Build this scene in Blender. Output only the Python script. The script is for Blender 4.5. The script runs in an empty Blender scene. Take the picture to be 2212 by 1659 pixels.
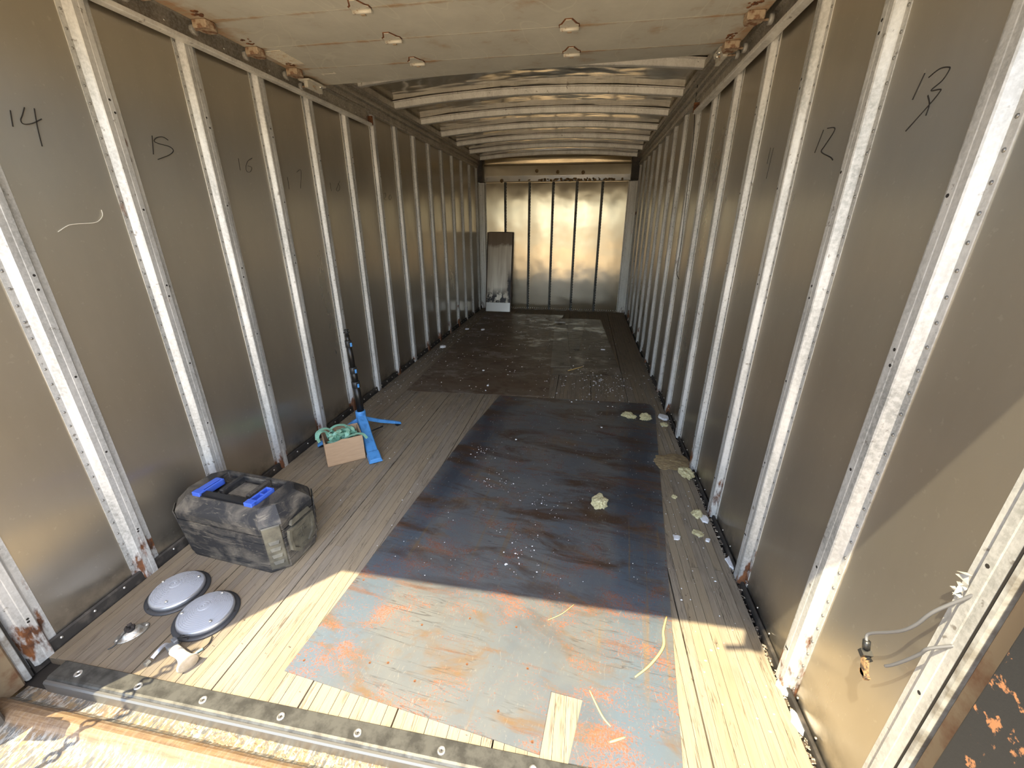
import bpy, bmesh, math, random
from mathutils import Vector, Matrix, noise

# ------------------------------------------------------------------ camera, sky, sun, exposure
C = bpy.context.scene.collection
sc = bpy.context.scene
cam_d = bpy.data.cameras.new('camera'); cam = bpy.data.objects.new('camera', cam_d); C.objects.link(cam)
cam_d.sensor_width = 36.0; cam_d.sensor_fit = 'HORIZONTAL'; cam_d.lens = 879.4/2212*36.0
cam_d.clip_start = 0.02; cam_d.clip_end = 300
pitch, yaw, roll = 0.3743, -0.1674, 0.0027
fwd = Vector((math.sin(yaw)*math.cos(pitch), math.cos(yaw)*math.cos(pitch), -math.sin(pitch)))
rgt = Vector((math.cos(yaw), -math.sin(yaw), 0)); upv = rgt.cross(fwd)
R_ = rgt*math.cos(roll)+upv*math.sin(roll); U_ = -rgt*math.sin(roll)+upv*math.cos(roll)
M = Matrix((R_, U_, -fwd)).transposed().to_4x4(); M.translation = Vector((0.4976, 0.0, 1.3634))
cam.matrix_world = M
sc.camera = cam

world = bpy.data.worlds.new('sky'); sc.world = world; world.use_nodes = True
wn = world.node_tree; bg = wn.nodes['Background']
sky = wn.nodes.new('ShaderNodeTexSky'); sky.sky_type = 'NISHITA'; sky.sun_disc = False
sky.sun_elevation = math.radians(63); sky.sun_rotation = math.radians(139); sky.altitude = 300
sky.air_density = 1.0; sky.dust_density = 2.0; sky.ozone_density = 1.0
hsv = wn.nodes.new('ShaderNodeHueSaturation'); hsv.inputs['Saturation'].default_value = 0.8
wn.links.new(sky.outputs[0], hsv.inputs['Color']); wn.links.new(hsv.outputs[0], bg.inputs[0]); bg.inputs[1].default_value = 0.40

sun_d = bpy.data.lights.new('sun', 'SUN'); sun_d.energy = 6.6; sun_d.angle = math.radians(0.5); sun_d.color = (1.0, 0.87, 0.60)
sun = bpy.data.objects.new('sun', sun_d); C.objects.link(sun)
SUN = Vector((0.334, 0.385, -1.0)).normalized()
sun.rotation_euler = SUN.to_track_quat('-Z', 'Y').to_euler()

vs = sc.view_settings; vs.view_transform = 'Standard'; vs.look = 'None'; vs.gamma = 1.0; vs.use_curve_mapping = False
vs.exposure = 1.22
cy = sc.cycles
cy.max_bounces = 14; cy.glossy_bounces = 9; cy.diffuse_bounces = 7; cy.transmission_bounces = 10

rnd = random.Random(7)
PI = math.pi

# ------------------------------------------------------------------ mesh helpers
class MB:
    def __init__(s): s.v = []; s.f = []; s.sm = []
    def add(s, vs_, fs_, smooth=False):
        o = len(s.v); s.v += [tuple(p) for p in vs_]
        for f in fs_: s.f.append([o+i for i in f]); s.sm.append(smooth)
    def box(s, c, d, rot=None):
        x, y, z = d[0]/2, d[1]/2, d[2]/2
        P = [Vector(p) for p in ((-x,-y,-z),(x,-y,-z),(x,y,-z),(-x,y,-z),(-x,-y,z),(x,-y,z),(x,y,z),(-x,y,z))]
        if rot is not None: P = [rot @ p for p in P]
        c = Vector(c)
        s.add([p+c for p in P], [(3,2,1,0),(4,5,6,7),(0,1,5,4),(1,2,6,5),(2,3,7,6),(3,0,4,7)])
    def span(s, a, b):
        s.box([(a[i]+b[i])/2 for i in range(3)], [abs(b[i]-a[i]) for i in range(3)])
    def bar(s, p, q, w, h, up=(0,0,1)):
        p, q = Vector(p), Vector(q); y = (q-p).normalized(); u = Vector(up)
        x = y.cross(u).normalized(); z = x.cross(y)
        s.box((p+q)/2, (w, (q-p).length, h), Matrix((x, y, z)).transposed())
    def prism(s, prof, axis_fn, t0, t1):
        """closed 2D profile (list of (a,b)); axis_fn(a,b,t)->xyz"""
        n = len(prof)
        P = [axis_fn(a, b, t0) for a, b in prof]+[axis_fn(a, b, t1) for a, b in prof]
        F = [(i, (i+1) % n, n+(i+1) % n, n+i) for i in range(n)]
        F += [tuple(range(n-1, -1, -1)), tuple(range(n, 2*n))]
        s.add(P, F)
    def loft(s, rings, cap0=True, cap1=True, smooth=False):
        n = len(rings[0]); P = [p for r in rings for p in r]; F = []
        for k in range(len(rings)-1):
            for i in range(n):
                j = (i+1) % n
                F.append((k*n+i, k*n+j, (k+1)*n+j, (k+1)*n+i))
        if cap0: F.append(tuple(range(n-1, -1, -1)))
        if cap1: F.append(tuple(range((len(rings)-1)*n, len(rings)*n)))
        s.add(P, F, smooth)
    def lathe(s, prof, c=(0,0,0), n=24, sx=1, sy=1, rot=None, smooth=True, cap0=True, cap1=True):
        rings = []
        for r, z in prof:
            ring = []
            for i in range(n):
                a = 2*PI*i/n; p = Vector((r*sx*math.cos(a), r*sy*math.sin(a), z))
                if rot is not None: p = rot @ p
                ring.append(p+Vector(c))
            rings.append(ring)
        s.loft(rings, cap0, cap1, smooth)
    def tube(s, pts, r, n=8, smooth=True, closed=False):
        pts = [Vector(p) for p in pts]; m = len(pts); rings = []
        rr = r if isinstance(r, (list, tuple)) else [r]*m
        u = None
        for i in range(m):
            if closed: t = (pts[(i+1) % m]-pts[i-1]).normalized()
            else: t = (pts[min(i+1, m-1)]-pts[max(i-1, 0)]).normalized()
            if u is None:
                u = t.cross(Vector((0.3, 0.2, 1)) if abs(t.z) < .9 else Vector((1, 0, 0))).normalized()
            else:
                u = (u-t*u.dot(t)).normalized()
            w = t.cross(u)
            rings.append([pts[i]+(u*math.cos(2*PI*k/n)+w*math.sin(2*PI*k/n))*rr[i] for k in range(n)])
        if closed: rings.append(rings[0])
        s.loft(rings, not closed, not closed, smooth)
    def ribbon(s, pts, w, th, up):
        """flat strap along pts; up(i) is the strap's normal"""
        rings = []; m = len(pts); pts = [Vector(p) for p in pts]
        for i in range(m):
            t = (pts[min(i+1, m-1)]-pts[max(i-1, 0)]).normalized()
            nrm = up(i); nrm = (nrm-t*nrm.dot(t)).normalized(); b = t.cross(nrm)
            p = pts[i]
            rings.append([p+b*w/2+nrm*th/2, p-b*w/2+nrm*th/2, p-b*w/2-nrm*th/2, p+b*w/2-nrm*th/2])
        s.loft(rings)
    def dome(s, c, nrm, r, h, n=8):
        nrm = Vector(nrm).normalized(); q = nrm.to_track_quat('Z', 'Y').to_matrix()
        s.lathe([(r, 0), (r*.8, h*.7), (r*.35, h)], c, n, rot=q)
    def build(s, name, mat, parent=None, bevel=0, loc=None, rotz=0, seg=1):
        me = bpy.data.meshes.new(name); me.from_pydata(s.v, [], s.f)
        for p, k in zip(me.polygons, s.sm): p.use_smooth = k
        bm = bmesh.new(); bm.from_mesh(me)
        bmesh.ops.recalc_face_normals(bm, faces=bm.faces)
        if bevel:
            es = [e for e in bm.edges if len(e.link_faces) == 2 and e.calc_face_angle(0) > 0.5]
            bmesh.ops.bevel(bm, geom=es, offset=bevel, segments=seg, affect='EDGES', clamp_overlap=True)
        bm.to_mesh(me); bm.free()
        me.materials.append(mat)
        o = bpy.data.objects.new(name, me); C.objects.link(o)
        if parent is not None: o.parent = parent
        if loc is not None: o.location = loc
        if rotz: o.rotation_euler = (0, 0, rotz)
        return o

def tag(o, label=None, cat=None, group=None, kind=None):
    if label: o['label'] = label
    if cat: o['category'] = cat
    if group: o['group'] = group
    if kind: o['kind'] = kind
    return o
def empty(name, loc=(0,0,0), rotz=0):
    o = bpy.data.objects.new(name, None); C.objects.link(o); o.location = loc; o.rotation_euler = (0,0,rotz)
    o.empty_display_size = .05
    return o
def inst(o, parent=None, loc=None, rot=None, scale=None):
    c = o.copy(); C.objects.link(c)
    if parent is not None: c.parent = parent
    if loc is not None: c.location = loc
    if rot is not None: c.rotation_euler = rot
    if scale is not None: c.scale = scale
    return c
def spline(pts, n=6):
    pts = [Vector(p) for p in pts]; out = []
    for i in range(len(pts)-1):
        p0, p1, p2, p3 = pts[max(i-1, 0)], pts[i], pts[i+1], pts[min(i+2, len(pts)-1)]
        for k in range(n):
            t = k/n
            out.append(.5*((2*p1)+(p2-p0)*t+(2*p0-5*p1+4*p2-p3)*t*t+(3*p1-p0-3*p2+p3)*t**3))
    out.append(pts[-1]); return out

# ------------------------------------------------------------------ material helpers
class NT:
    def __init__(s, name):
        s.m = bpy.data.materials.new(name); s.m.use_nodes = True; s.t = s.m.node_tree
        s.b = s.t.nodes['Principled BSDF']; s.pos_ = None
    def n(s, typ, **kw):
        x = s.t.nodes.new(typ)
        for k, v in kw.items(): setattr(x, k, v)
        return x
    def set(s, sock, v):
        if isinstance(v, bpy.types.NodeSocket): s.t.links.new(v, sock)
        elif isinstance(v, (tuple, list)) and len(v) == 3 and sock.type == 'RGBA': sock.default_value = (*v, 1)
        else: sock.default_value = v
    def pos(s):
        if s.pos_ is None: s.pos_ = s.n('ShaderNodeNewGeometry').outputs['Position']
        return s.pos_
    def obj(s): return s.n('ShaderNodeTexCoord').outputs['Object']
    def rand(s): return s.n('ShaderNodeObjectInfo').outputs['Random']
    def vec(s, v, sc_=(1,1,1), off=None):
        x = s.n('ShaderNodeVectorMath', operation='MULTIPLY'); s.set(x.inputs[0], v); x.inputs[1].default_value = sc_
        o = x.outputs[0]
        if off is not None:
            y = s.n('ShaderNodeVectorMath', operation='ADD'); s.set(y.inputs[0], o); s.set(y.inputs[1], off); o = y.outputs[0]
        return o
    def noise(s, v, scale=5, detail=4, rough=.55, dist=0):
        x = s.n('ShaderNodeTexNoise'); s.set(x.inputs['Vector'], v)
        x.inputs['Scale'].default_value = scale; x.inputs['Detail'].default_value = detail
        x.inputs['Roughness'].default_value = rough; x.inputs['Distortion'].default_value = dist
        return x.outputs[0]
    def white(s, v, dim='3D'):
        x = s.n('ShaderNodeTexWhiteNoise', noise_dimensions=dim)
        s.set(x.inputs['W' if dim == '1D' else 'Vector'], v); return x.outputs[0]
    def vor(s, v, scale, feat='F1'):
        x = s.n('ShaderNodeTexVoronoi', feature=feat); s.set(x.inputs['Vector'], v); x.inputs['Scale'].default_value = scale
        return x.outputs[0]
    def math(s, op, a, b=0, c=0, clamp=False):
        x = s.n('ShaderNodeMath', operation=op, use_clamp=clamp)
        s.set(x.inputs[0], a); s.set(x.inputs[1], b); s.set(x.inputs[2], c); return x.outputs[0]
    def rng(s, v, a, b, c=0, d=1):
        x = s.n('ShaderNodeMapRange', clamp=True); s.set(x.inputs[0], v)
        for i, q in enumerate((a, b, c, d)): s.set(x.inputs[i+1], q)
        return x.outputs[0]
    def mix(s, f, a, b):
        x = s.n('ShaderNodeMix', data_type='RGBA'); s.set(x.inputs[0], f); s.set(x.inputs[6], a); s.set(x.inputs[7], b); return x.outputs[2]
    def sep(s, v):
        x = s.n('ShaderNodeSeparateXYZ'); s.set(x.inputs[0], v); return x.outputs
    def comb(s, a, b, c):
        x = s.n('ShaderNodeCombineXYZ')
        for i, q in enumerate((a, b, c)): s.set(x.inputs[i], q)
        return x.outputs[0]
    def bump(s, h, strength=.3, dist=.01):
        x = s.n('ShaderNodeBump'); s.set(x.inputs['Height'], h); x.inputs['Strength'].default_value = strength; x.inputs['Distance'].default_value = dist
        s.t.links.new(x.outputs[0], s.b.inputs['Normal']); return x
    def out(s, **kw):
        for k, v in kw.items(): s.set(s.b.inputs[k], v)
        return s.m

def plain(name, col, rough=.5, metal=0, **kw):
    t = NT(name); d = {'Base Color': col, 'Roughness': rough, 'Metallic': metal}; d.update(kw); return t.out(**d)
def worn(name, col, col2, scale=12, lo=.45, hi=.65, rough=.6, metal=0, bump=0, space='obj', stretch=(1,1,1)):
    t = NT(name); v = t.vec(t.obj() if space == 'obj' else t.pos(), stretch)
    n = t.noise(v, scale, 5, .62); f = t.rng(n, lo, hi)
    if bump: t.bump(n, bump, .004)
    return t.out(**{'Base Color': t.mix(f, col, col2), 'Roughness': rough, 'Metallic': metal})

def mat_sheet(name, base, rough, dents=.25, dirt=True, metal=1.0, grain=None):
    t = NT(name); p = t.pos(); x, y, z = t.sep(p)[:3]
    haze = t.noise(t.vec(p, (1, 1, .35)), 3.0, 5, .6)
    fine = t.noise(t.vec(p, (1, 60, 1)), 3.0, 3, .6)
    spk = t.rng(t.noise(p, 60, 2, .6), .66, .74)
    c = t.mix(t.rng(haze, .3, .7), base, tuple(q*.82 for q in base))
    if dirt:
        low = t.math('MULTIPLY', t.rng(z, .16, .0), t.rng(t.noise(p, 9, 4, .6), .35, .6))
        c = t.mix(t.math('MULTIPLY', low, .75), c, (.07, .055, .04))
    c = t.mix(t.math('MULTIPLY', spk, .25), c, (.75, .72, .62))
    r = t.math('ADD', rough-.05, t.math('MULTIPLY', haze, .10))
    t.bump(t.math('ADD', t.noise(t.vec(p, (1, 2.2, 1.0)), 2.4, 2, .5), t.math('MULTIPLY', fine, .004)), dents, .02)
    if grain:   # rolled sheet: the grain spreads reflections sideways only
        t.set(t.b.inputs['Tangent'], t.comb(*grain)); t.b.inputs['Anisotropic'].default_value = .93
    return t.out(**{'Base Color': c, 'Roughness': r, 'Metallic': metal})

def mat_galv(name, base=(.70, .69, .66), dark=(.34, .34, .32), rough=.48, rust=.5, metal=.5):
    t = NT(name); p = t.pos(); z = t.sep(p)[2]; rn = t.rand()
    off = t.comb(t.math('MULTIPLY', rn, 31.0), t.math('MULTIPLY', rn, 17.0), t.math('MULTIPLY', rn, 9.0))
    v = t.vec(p, (1, 1, 1), off)
    big = t.noise(t.vec(p, (4, 4, .9), off), 3, 6, .65)
    sp = t.noise(v, 90, 3, .7)
    c = t.mix(t.rng(big, .36, .68), base, dark)
    c = t.mix(t.math('MULTIPLY', t.rng(sp, .4, .62), .35), c, (.86, .85, .82))
    c = t.mix(t.math('MULTIPLY', t.rng(t.noise(v, 34, 3, .6), .66, .72), .7), c, (.16, .13, .1))
    rn1 = t.noise(t.vec(p, (3, 3, 1.0), off), 5, 5, .6)
    bottom = t.rng(z, .34, .0, 0, .23)
    rm = t.rng(t.math('ADD', rn1, bottom), .70-.02*rust, .76)
    rc = t.mix(t.rng(t.noise(v, 26, 4, .65), .35, .65), (.20, .075, .025), (.060, .026, .015))
    c = t.mix(t.math('MULTIPLY', rm, min(1, .6+rust)), c, rc)
    m = t.math('MULTIPLY', t.math('SUBTRACT', 1, rm), metal)
    t.bump(sp, .12, .002)
    return t.out(**{'Base Color': c, 'Metallic': m, 'Roughness': t.math('ADD', rough, t.math('MULTIPLY', big, .12))})

def mat_wood():
    t = NT('weathered_wood'); p = t.pos(); x, y, z = t.sep(p)[:3]; rn = t.rand()
    tone = rn
    grain = t.noise(t.comb(t.math('MULTIPLY', x, 60), t.math('MULTIPLY', y, 2.6), t.math('MULTIPLY', tone, 40)), 3.2, 6, .7, .5)
    blot = t.noise(t.comb(t.math('MULTIPLY', x, 2.5), y, 0), 2.2, 4, .6)
    c = t.mix(t.rng(grain, .28, .72), (.182, .152, .116), (.318, .272, .206))
    c = t.mix(t.math('MULTIPLY', tone, .55), c, (.38, .295, .175))
    c = t.mix(t.math('MULTIPLY', t.rng(blot, .52, .72), .5), c, (.13, .102, .072))
    # soiled boards in the left corner by the sill, with shade painted in too
    grime_shade = t.math('MULTIPLY', t.rng(t.math('ADD', x, t.math('MULTIPLY', blot, .35)), -.42, -.62), t.rng(t.math('ADD', y, t.math('MULTIPLY', blot, .5)), 1.75, 1.2))
    c = t.mix(t.math('MULTIPLY', grime_shade, .62), c, (.070, .056, .043))
    # boards turn darker and browner towards the front bulkhead
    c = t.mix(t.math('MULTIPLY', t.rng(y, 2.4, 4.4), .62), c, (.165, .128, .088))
    cn = t.noise(t.comb(t.math('MULTIPLY', x, 55), t.math('MULTIPLY', y, 1.6), t.math('MULTIPLY', rn, 50)), 2.2, 3, .6, .3)
    crack = t.math('MULTIPLY', t.rng(t.math('ABSOLUTE', t.math('SUBTRACT', cn, .5)), .022, .008), t.rng(t.noise(t.comb(t.math('MULTIPLY', x, 9), t.math('MULTIPLY', y, 2.5), t.math('MULTIPLY', rn, 20)), 2.5, 3, .5), .50, .60))
    pits = t.rng(t.noise(t.comb(t.math('MULTIPLY', x, 14), t.math('MULTIPLY', y, 5), 3), 6, 3, .6), .66, .72)
    c = t.mix(t.math('MULTIPLY', crack, .75), c, (.055, .04, .028))
    c = t.mix(t.math('MULTIPLY', pits, .55), c, (.11, .08, .055))
    c = t.mix(t.math('MULTIPLY', t.rng(rn, 0, 1), .22), c, (.16, .128, .088))
    h = t.math('SUBTRACT', t.math('MULTIPLY', grain, .5), crack)
    t.bump(h, .35, .004)
    return t.out(**{'Base Color': c, 'Roughness': .78, 'Specular IOR Level': .25})

def mat_plate():
    t = NT('rusty_steel_plate'); p = t.pos(); x, y, z = t.sep(p)[:3]
    rot = t.comb(t.math('ADD', t.math('MULTIPLY', x, .993), t.math('MULTIPLY', y, -.11)), t.math('ADD', t.math('MULTIPLY', x, .11), t.math('MULTIPLY', y, .993)), 0)
    big = t.noise(rot, 2.0, 5, .62, .5)
    mid = t.noise(t.vec(rot, (1.0, 1.8, 1)), 5.5, 7, .68, .6)
    fine = t.noise(rot, 150, 3, .75)
    c = t.mix(t.rng(big, .35, .65), (.105, .122, .138), (.165, .165, .152))
    rx, ry = t.sep(rot)[:2]
    wob = t.math('MULTIPLY', t.math('SUBTRACT', t.noise(t.vec(rot, (3, 1.2, 1)), 2.0, 4, .6), .5), .22)
    st1 = t.rng(t.math('ABSOLUTE', t.math('ADD', t.math('ADD', rx, .385), wob)), .13, .03)
    st2 = t.rng(t.math('ABSOLUTE', t.math('ADD', t.math('SUBTRACT', rx, .655), wob)), .14, .05)
    stripe = t.math('MAXIMUM', st1, st2)
    c = t.mix(t.math('MULTIPLY', stripe, .8), c, (.108, .145, .182))
    c = t.mix(t.math('MULTIPLY', t.math('MULTIPLY', stripe, t.rng(y, 1.0, 1.9)), .75), c, (.030, .037, .052))  # stripes darken past the sun line, shade put into their colour
    dx = t.math('DIVIDE', t.math('SUBTRACT', rx, .08), .36); dy = t.math('DIVIDE', t.math('SUBTRACT', ry, .90), .17)
    rad = t.math('ADD', t.math('ADD', t.math('MULTIPLY', dx, dx), t.math('MULTIPLY', dy, dy)), t.math('MULTIPLY', wob, 3.0))
    clean = t.rng(rad, 1.25, .6, 0, .11)
    ochre = t.rng(t.noise(t.vec(rot, (1, 2.4, 1), (5, 3, 0)), 3.2, 6, .7, .8), .53, .68)
    c = t.mix(t.math('MULTIPLY', ochre, .75), c, (.17, .095, .035))
    r0 = t.math('ADD', mid, t.math('MULTIPLY', t.math('SUBTRACT', fine, .5), 1.1))
    # rust is heaviest at the doorway end, the rest carries painted shade, darker and bluer
    front = t.rng(y, 1.9, .6, 0, .10)
    rm = t.rng(t.math('SUBTRACT', t.math('ADD', r0, front), clean), .605, .72)
    c = t.mix(t.math('MULTIPLY', rm, .85), c, t.mix(t.rng(fine, .4, .6), (.29, .095, .030), (.17, .055, .022)))
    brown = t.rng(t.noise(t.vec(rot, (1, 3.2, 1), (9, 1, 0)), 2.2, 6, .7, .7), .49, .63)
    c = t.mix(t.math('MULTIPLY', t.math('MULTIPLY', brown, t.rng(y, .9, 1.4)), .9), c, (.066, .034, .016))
    stk = t.noise(t.vec(rot, (.9, 9, 1), (2, 7, 0)), 1.6, 6, .68, .5)
    c = t.mix(t.math('MULTIPLY', t.rng(stk, .60, .68), .55), c, t.mix(t.rng(fine, .4, .6), (.20, .070, .020), (.12, .055, .02)))
    vst = t.noise(t.vec(rot, (16, .9, 1), (1, 4, 0)), 1.5, 4, .6, .6)
    c = t.mix(t.math('MULTIPLY', t.math('MULTIPLY', t.rng(vst, .60, .66), t.rng(big, .42, .58)), .5), c, (.20, .125, .05))
    inner_shade = t.rng(y, 1.0, 2.6, 0, .22)  # painted shade that deepens from the doorway inward
    c = t.mix(inner_shade, c, (.036, .034, .033))
    cr = t.noise(t.vec(rot, (1.5, 26, 1)), 1.4, 3, .5, .4)
    crack = t.math('MULTIPLY', t.rng(t.math('ABSOLUTE', t.math('SUBTRACT', cr, .5)), .012, .003), t.rng(big, .45, .55))
    c = t.mix(t.math('MULTIPLY', crack, .6), c, (.05, .045, .045))
    swirl = t.rng(t.noise(t.vec(rot, (12, 3, 1)), 6, 3, .6, 3.0), .62, .70)
    c = t.mix(t.math('MULTIPLY', swirl, .18), c, (.45, .40, .30))
    t.bump(t.math('ADD', t.math('MULTIPLY', mid, .6), t.math('MULTIPLY', rm, .3)), .15, .004)
    return t.out(**{'Base Color': c, 'Roughness': t.math('ADD', .42, t.math('MULTIPLY', rm, .35)), 'Metallic': t.math('MULTIPLY', t.math('SUBTRACT', 1, rm), .25)})

def mat_dark_plate(name, a, b, wet=.5):
    t = NT(name); p = t.pos()
    n1 = t.noise(t.vec(p, (1, 1.6, 1)), 3.0, 7, .68, .7); n2 = t.noise(t.vec(p, (1.6, 2.6, 1)), 3.2, 8, .74, .9)
    c = t.mix(t.rng(n1, .35, .65), a, b)
    c = t.mix(t.math('MULTIPLY', t.rng(n2, .5, .62), .7), c, (.062, .032, .017))
    sc_ = t.rng(t.noise(t.vec(p, (1, 1.7, 1), (4, 4, 4)), 2.6, 9, .78), .53, .60)
    c = t.mix(t.math('MULTIPLY', sc_, wet), c, (.21, .19, .155))
    t.bump(n2, .2, .004)
    return t.out(**{'Base Color': c, 'Roughness': t.math('SUBTRACT', .55, t.math('MULTIPLY', sc_, .2))})

def mat_painted(name, base, rust_amt, stain=(.34, .25, .14)):
    """aged door paint: streaks, rust bleeding from the section joints and hinges"""
    t = NT(name); p = t.pos(); x, y, z = t.sep(p)[:3]
    seam = t.math('ABSOLUTE', t.math('SUBTRACT', t.math('FRACT', t.math('DIVIDE', t.math('ADD', y, -.438+2.8), .281)), .5))  # .5 at the joints
    n = t.noise(t.vec(p, (1.0, 1.0, 1)), 6, 6, .65); n2 = t.noise(t.vec(p, (3, 25, 1)), 3, 5, .7)
    c = t.mix(t.rng(n, .35, .65), base, tuple(q*.86 for q in base))
    near = t.rng(seam, .44, .5)
    edge = t.rng(t.math('ABSOLUTE', x), .98, 1.14)
    rm = t.math('MULTIPLY', t.rng(t.math('ADD', n, t.math('ADD', t.math('MULTIPLY', near, .2), t.math('MULTIPLY', edge, .26))), .58, .78), rust_amt)
    c = t.mix(rm, c, t.mix(t.rng(n2, .4, .6), (.36, .17, .06), stain))
    sl = t.rng(t.math('ABSOLUTE', t.math('SUBTRACT', t.noise(t.vec(p, (1, .4, 1)), 2.5, 2, .5, 1.5), .5)), .008, .002)
    c = t.mix(t.math('MULTIPLY', sl, .35), c, (.62, .60, .5))
    return t.out(**{'Base Color': c, 'Roughness': .6})

M_WALL = mat_sheet('brushed_wall_sheet', (.58, .53, .44), .29, .08, metal=.88, grain=(0, 1, 0))
M_BACK = mat_sheet('bulkhead_sheet', (.80, .69, .50), .23, .25, dirt=False, metal=.92, grain=(1, 0, 0))
M_ROOF = mat_sheet('roof_sheet', (.66, .61, .52), .15, .9, dirt=False, metal=.9)
M_GALV = mat_galv('galvanised_post')
M_GALV2 = mat_galv('galvanised_bow', (.72, .70, .64), (.52, .50, .45), .5, .0, .4)
M_RAIL = mat_galv('aluminium_rail', (.46, .42, .34), (.27, .24, .19), .42, .15, .6)
M_TRACK = mat_galv('track_steel', (.74, .72, .66), (.50, .48, .43), .45, .05, .25)
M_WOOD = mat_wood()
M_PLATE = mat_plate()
M_DPLATE = mat_dark_plate('stained_plate', (.115, .072, .042), (.145, .110, .076), .7)
M_DPLATE2 = mat_dark_plate('stained_plate_pale', (.165, .140, .105), (.115, .092, .066), .35)
M_DSTRIP = mat_dark_plate('steel_offcut', (.235, .210, .165), (.17, .15, .115), .3)
M_DOOR = mat_painted('door_paint', (.52, .50, .425), .8)
M_HINGE = worn('hinge_steel', (.56, .53, .45), (.30, .18, .09), 40, .58, .68, .55, .2)
M_HINGE_RUST = worn('rusty_hinge', (.40, .31, .21), (.17, .075, .035), 45, .42, .6, .7, .1)
M_DARK = plain('dark_gap', (.018, .015, .012), .8)
M_BLACKST = worn('black_painted_steel', (.022, .022, .022), (.36, .16, .07), 34, .59, .63, .55, 0, .2, 'pos')
M_RUSTFRAME = worn('rusty_frame_paint', (.10, .085, .068), (.30, .14, .06), 9, .52, .66, .65, .1, .2, 'pos')
M_SEAL = worn('grey_seal', (.42, .42, .40), (.20, .18, .15), 15, .4, .6, .6)
M_TAN = worn('tan_rust_strip', (.30, .22, .13), (.20, .10, .05), 10, .45, .62, .6, .2, .1, 'pos')
M_RIVET = plain('rivet_metal', (.30, .29, .27), .45, .8)
M_BRIGHT = plain('bright_bolt', (.75, .73, .68), .35, .9)
M_BAND = worn('black_base_rail', (.030, .026, .022), (.09, .075, .06), 14, .5, .7, .6, 0, .1, 'pos')
M_STRIPJ = worn('dark_joint_channel', (.085, .085, .075), (.022, .020, .017), 11, .5, .62, .5, .4, 0, 'pos')
M_INK = plain('marker_ink', (.02, .017, .015), .6)
M_SCRATCH = plain('scratch', (.70, .66, .56), .6)
M_RUST = worn('rust_scale', (.20, .075, .026), (.075, .030, .014), 40, .4, .6, .9, 0, .6)

# ------------------------------------------------------------------ the setting
XW = 1.224            # wall sheet
S = .4118             # post spacing
YL0, YR0 = 1.0525, 1.0266
YB = 6.97
ground = MB(); ground.box((0, 5, -1.2), (90, 90, .1))
tg = NT('gravel_yard'); gp = tg.pos()
M_GROUND = tg.out(**{'Base Color': tg.mix(tg.rng(tg.noise(gp, 1.4, 8, .7), .35, .65), (.50, .395, .265), (.40, .315, .21)), 'Roughness': .95})
o = ground.build('ground', M_GROUND); tag(o, 'pale sandy gravel yard outside behind the truck', 'ground', kind='structure')

def post_mesh():
    """hat-section wall post, u = off the wall, v = along the wall, its far crown edge at v = 0"""
    pr = [(-.076, 0), (-.076, .0030), (-.058, .0030), (-.0555, .0055), (-.044, .0215), (-.0405, .0240), (-.0215, .0232), (-.0190, .0240), (-.002, .0240), (0, .0225), (.010, .0040), (.013, .0030), (.032, .0030), (.032, 0)]
    return pr
def build_wall(side, y0, ks, name, label):
    sg = side
    w = MB(); w.span((sg*(XW+.006), .56, -.10), (sg*(XW+.03), YB+.03, 2.36))
    root = w.build(name, M_WALL); tag(root, label, 'wall', kind='structure')
    # sheet bays between the posts, each a little pillowed
    edges = [.56]+[y0+S*k-.02 for k in ks if k >= 0]+[YB]
    for i in range(len(edges)-1):
        a, b = edges[i]+.0006, edges[i+1]-.0006
        p = MB(); nu, nv = 6, 16; V = []; F = []
        amp = rnd.uniform(-.0035, .0045); sd = rnd.random()*40
        for j in range(nv+1):
            for q in range(nu+1):
                u, v = q/nu, j/nv
                d = amp*math.sin(PI*u)*math.sin(PI*v)**.5
                d += .0016*math.sin(PI*u)*(noise.noise((u*2+sd, v*7, sd))+.6*noise.noise((u*3, v*15+sd, sd)))
                V.append((sg*(XW-d), a+(b-a)*u, -.012+2.19*v))
        for j in range(nv):
            for q in range(nu):
                k = j*(nu+1)+q; F.append((k, k+1, k+nu+2, k+nu+1))
        n0 = len(V)
        p.add(V, F, True)
        p.build('wall_panel', M_WALL, root)
    # posts
    pr = post_mesh(); m = MB()
    m.prism(pr, lambda a, b, t: (-sg*b, a, t), -.004, 2.152)
    first = m.build('post', M_GALV, root); first.location = (sg*XW, .663 if sg > 0 else .685, 0)
    r = MB()
    for q in range(41): r.dome((-sg*.0028, -.0665, .032+q*.052), (-sg, 0, 0), .0046, .0030, 7)
    rv = r.build('rivets', M_RIVET, first); rv['kind'] = 'stuff'
    holes = MB()
    for zz in (.16, .19, .52, .83, 1.12, 1.15, 1.46, 1.77, 1.80):
        zz += rnd.uniform(-.02, .02)
        holes.lathe([(.0042, 0), (.0042, .0006)], (-sg*.0236, rnd.uniform(-.016, -.006), zz), 8, rot=Vector((-sg, 0, 0)).to_track_quat('Z', 'Y').to_matrix(), smooth=False)
    hv = holes.build('screw_holes', M_DARK, first); hv['kind'] = 'stuff'
    for k in ks[1:]:
        c = inst(first, root, (sg*XW, y0+S*k, 0))
        inst(rv, c); h = inst(hv, c); h.location = (0, 0, rnd.uniform(-.05, .05))
    # top rail: stepped extrusion above the posts
    t = MB(); prof = [(0, 2.152), (.030, 2.152), (.030, 2.166), (.036, 2.170), (.036, 2.186), (.026, 2.190), (.026, 2.205), (.044, 2.212), (.044, 2.226), (.034, 2.230), (.034, 2.246), (.060, 2.252), (.060, 2.262), (0, 2.275)]
    t.prism(prof, lambda a, b, tt: (sg*(XW-a), tt, b), .56, YB)
    t.build('top_rail', M_RAIL, root)
    return root
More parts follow.
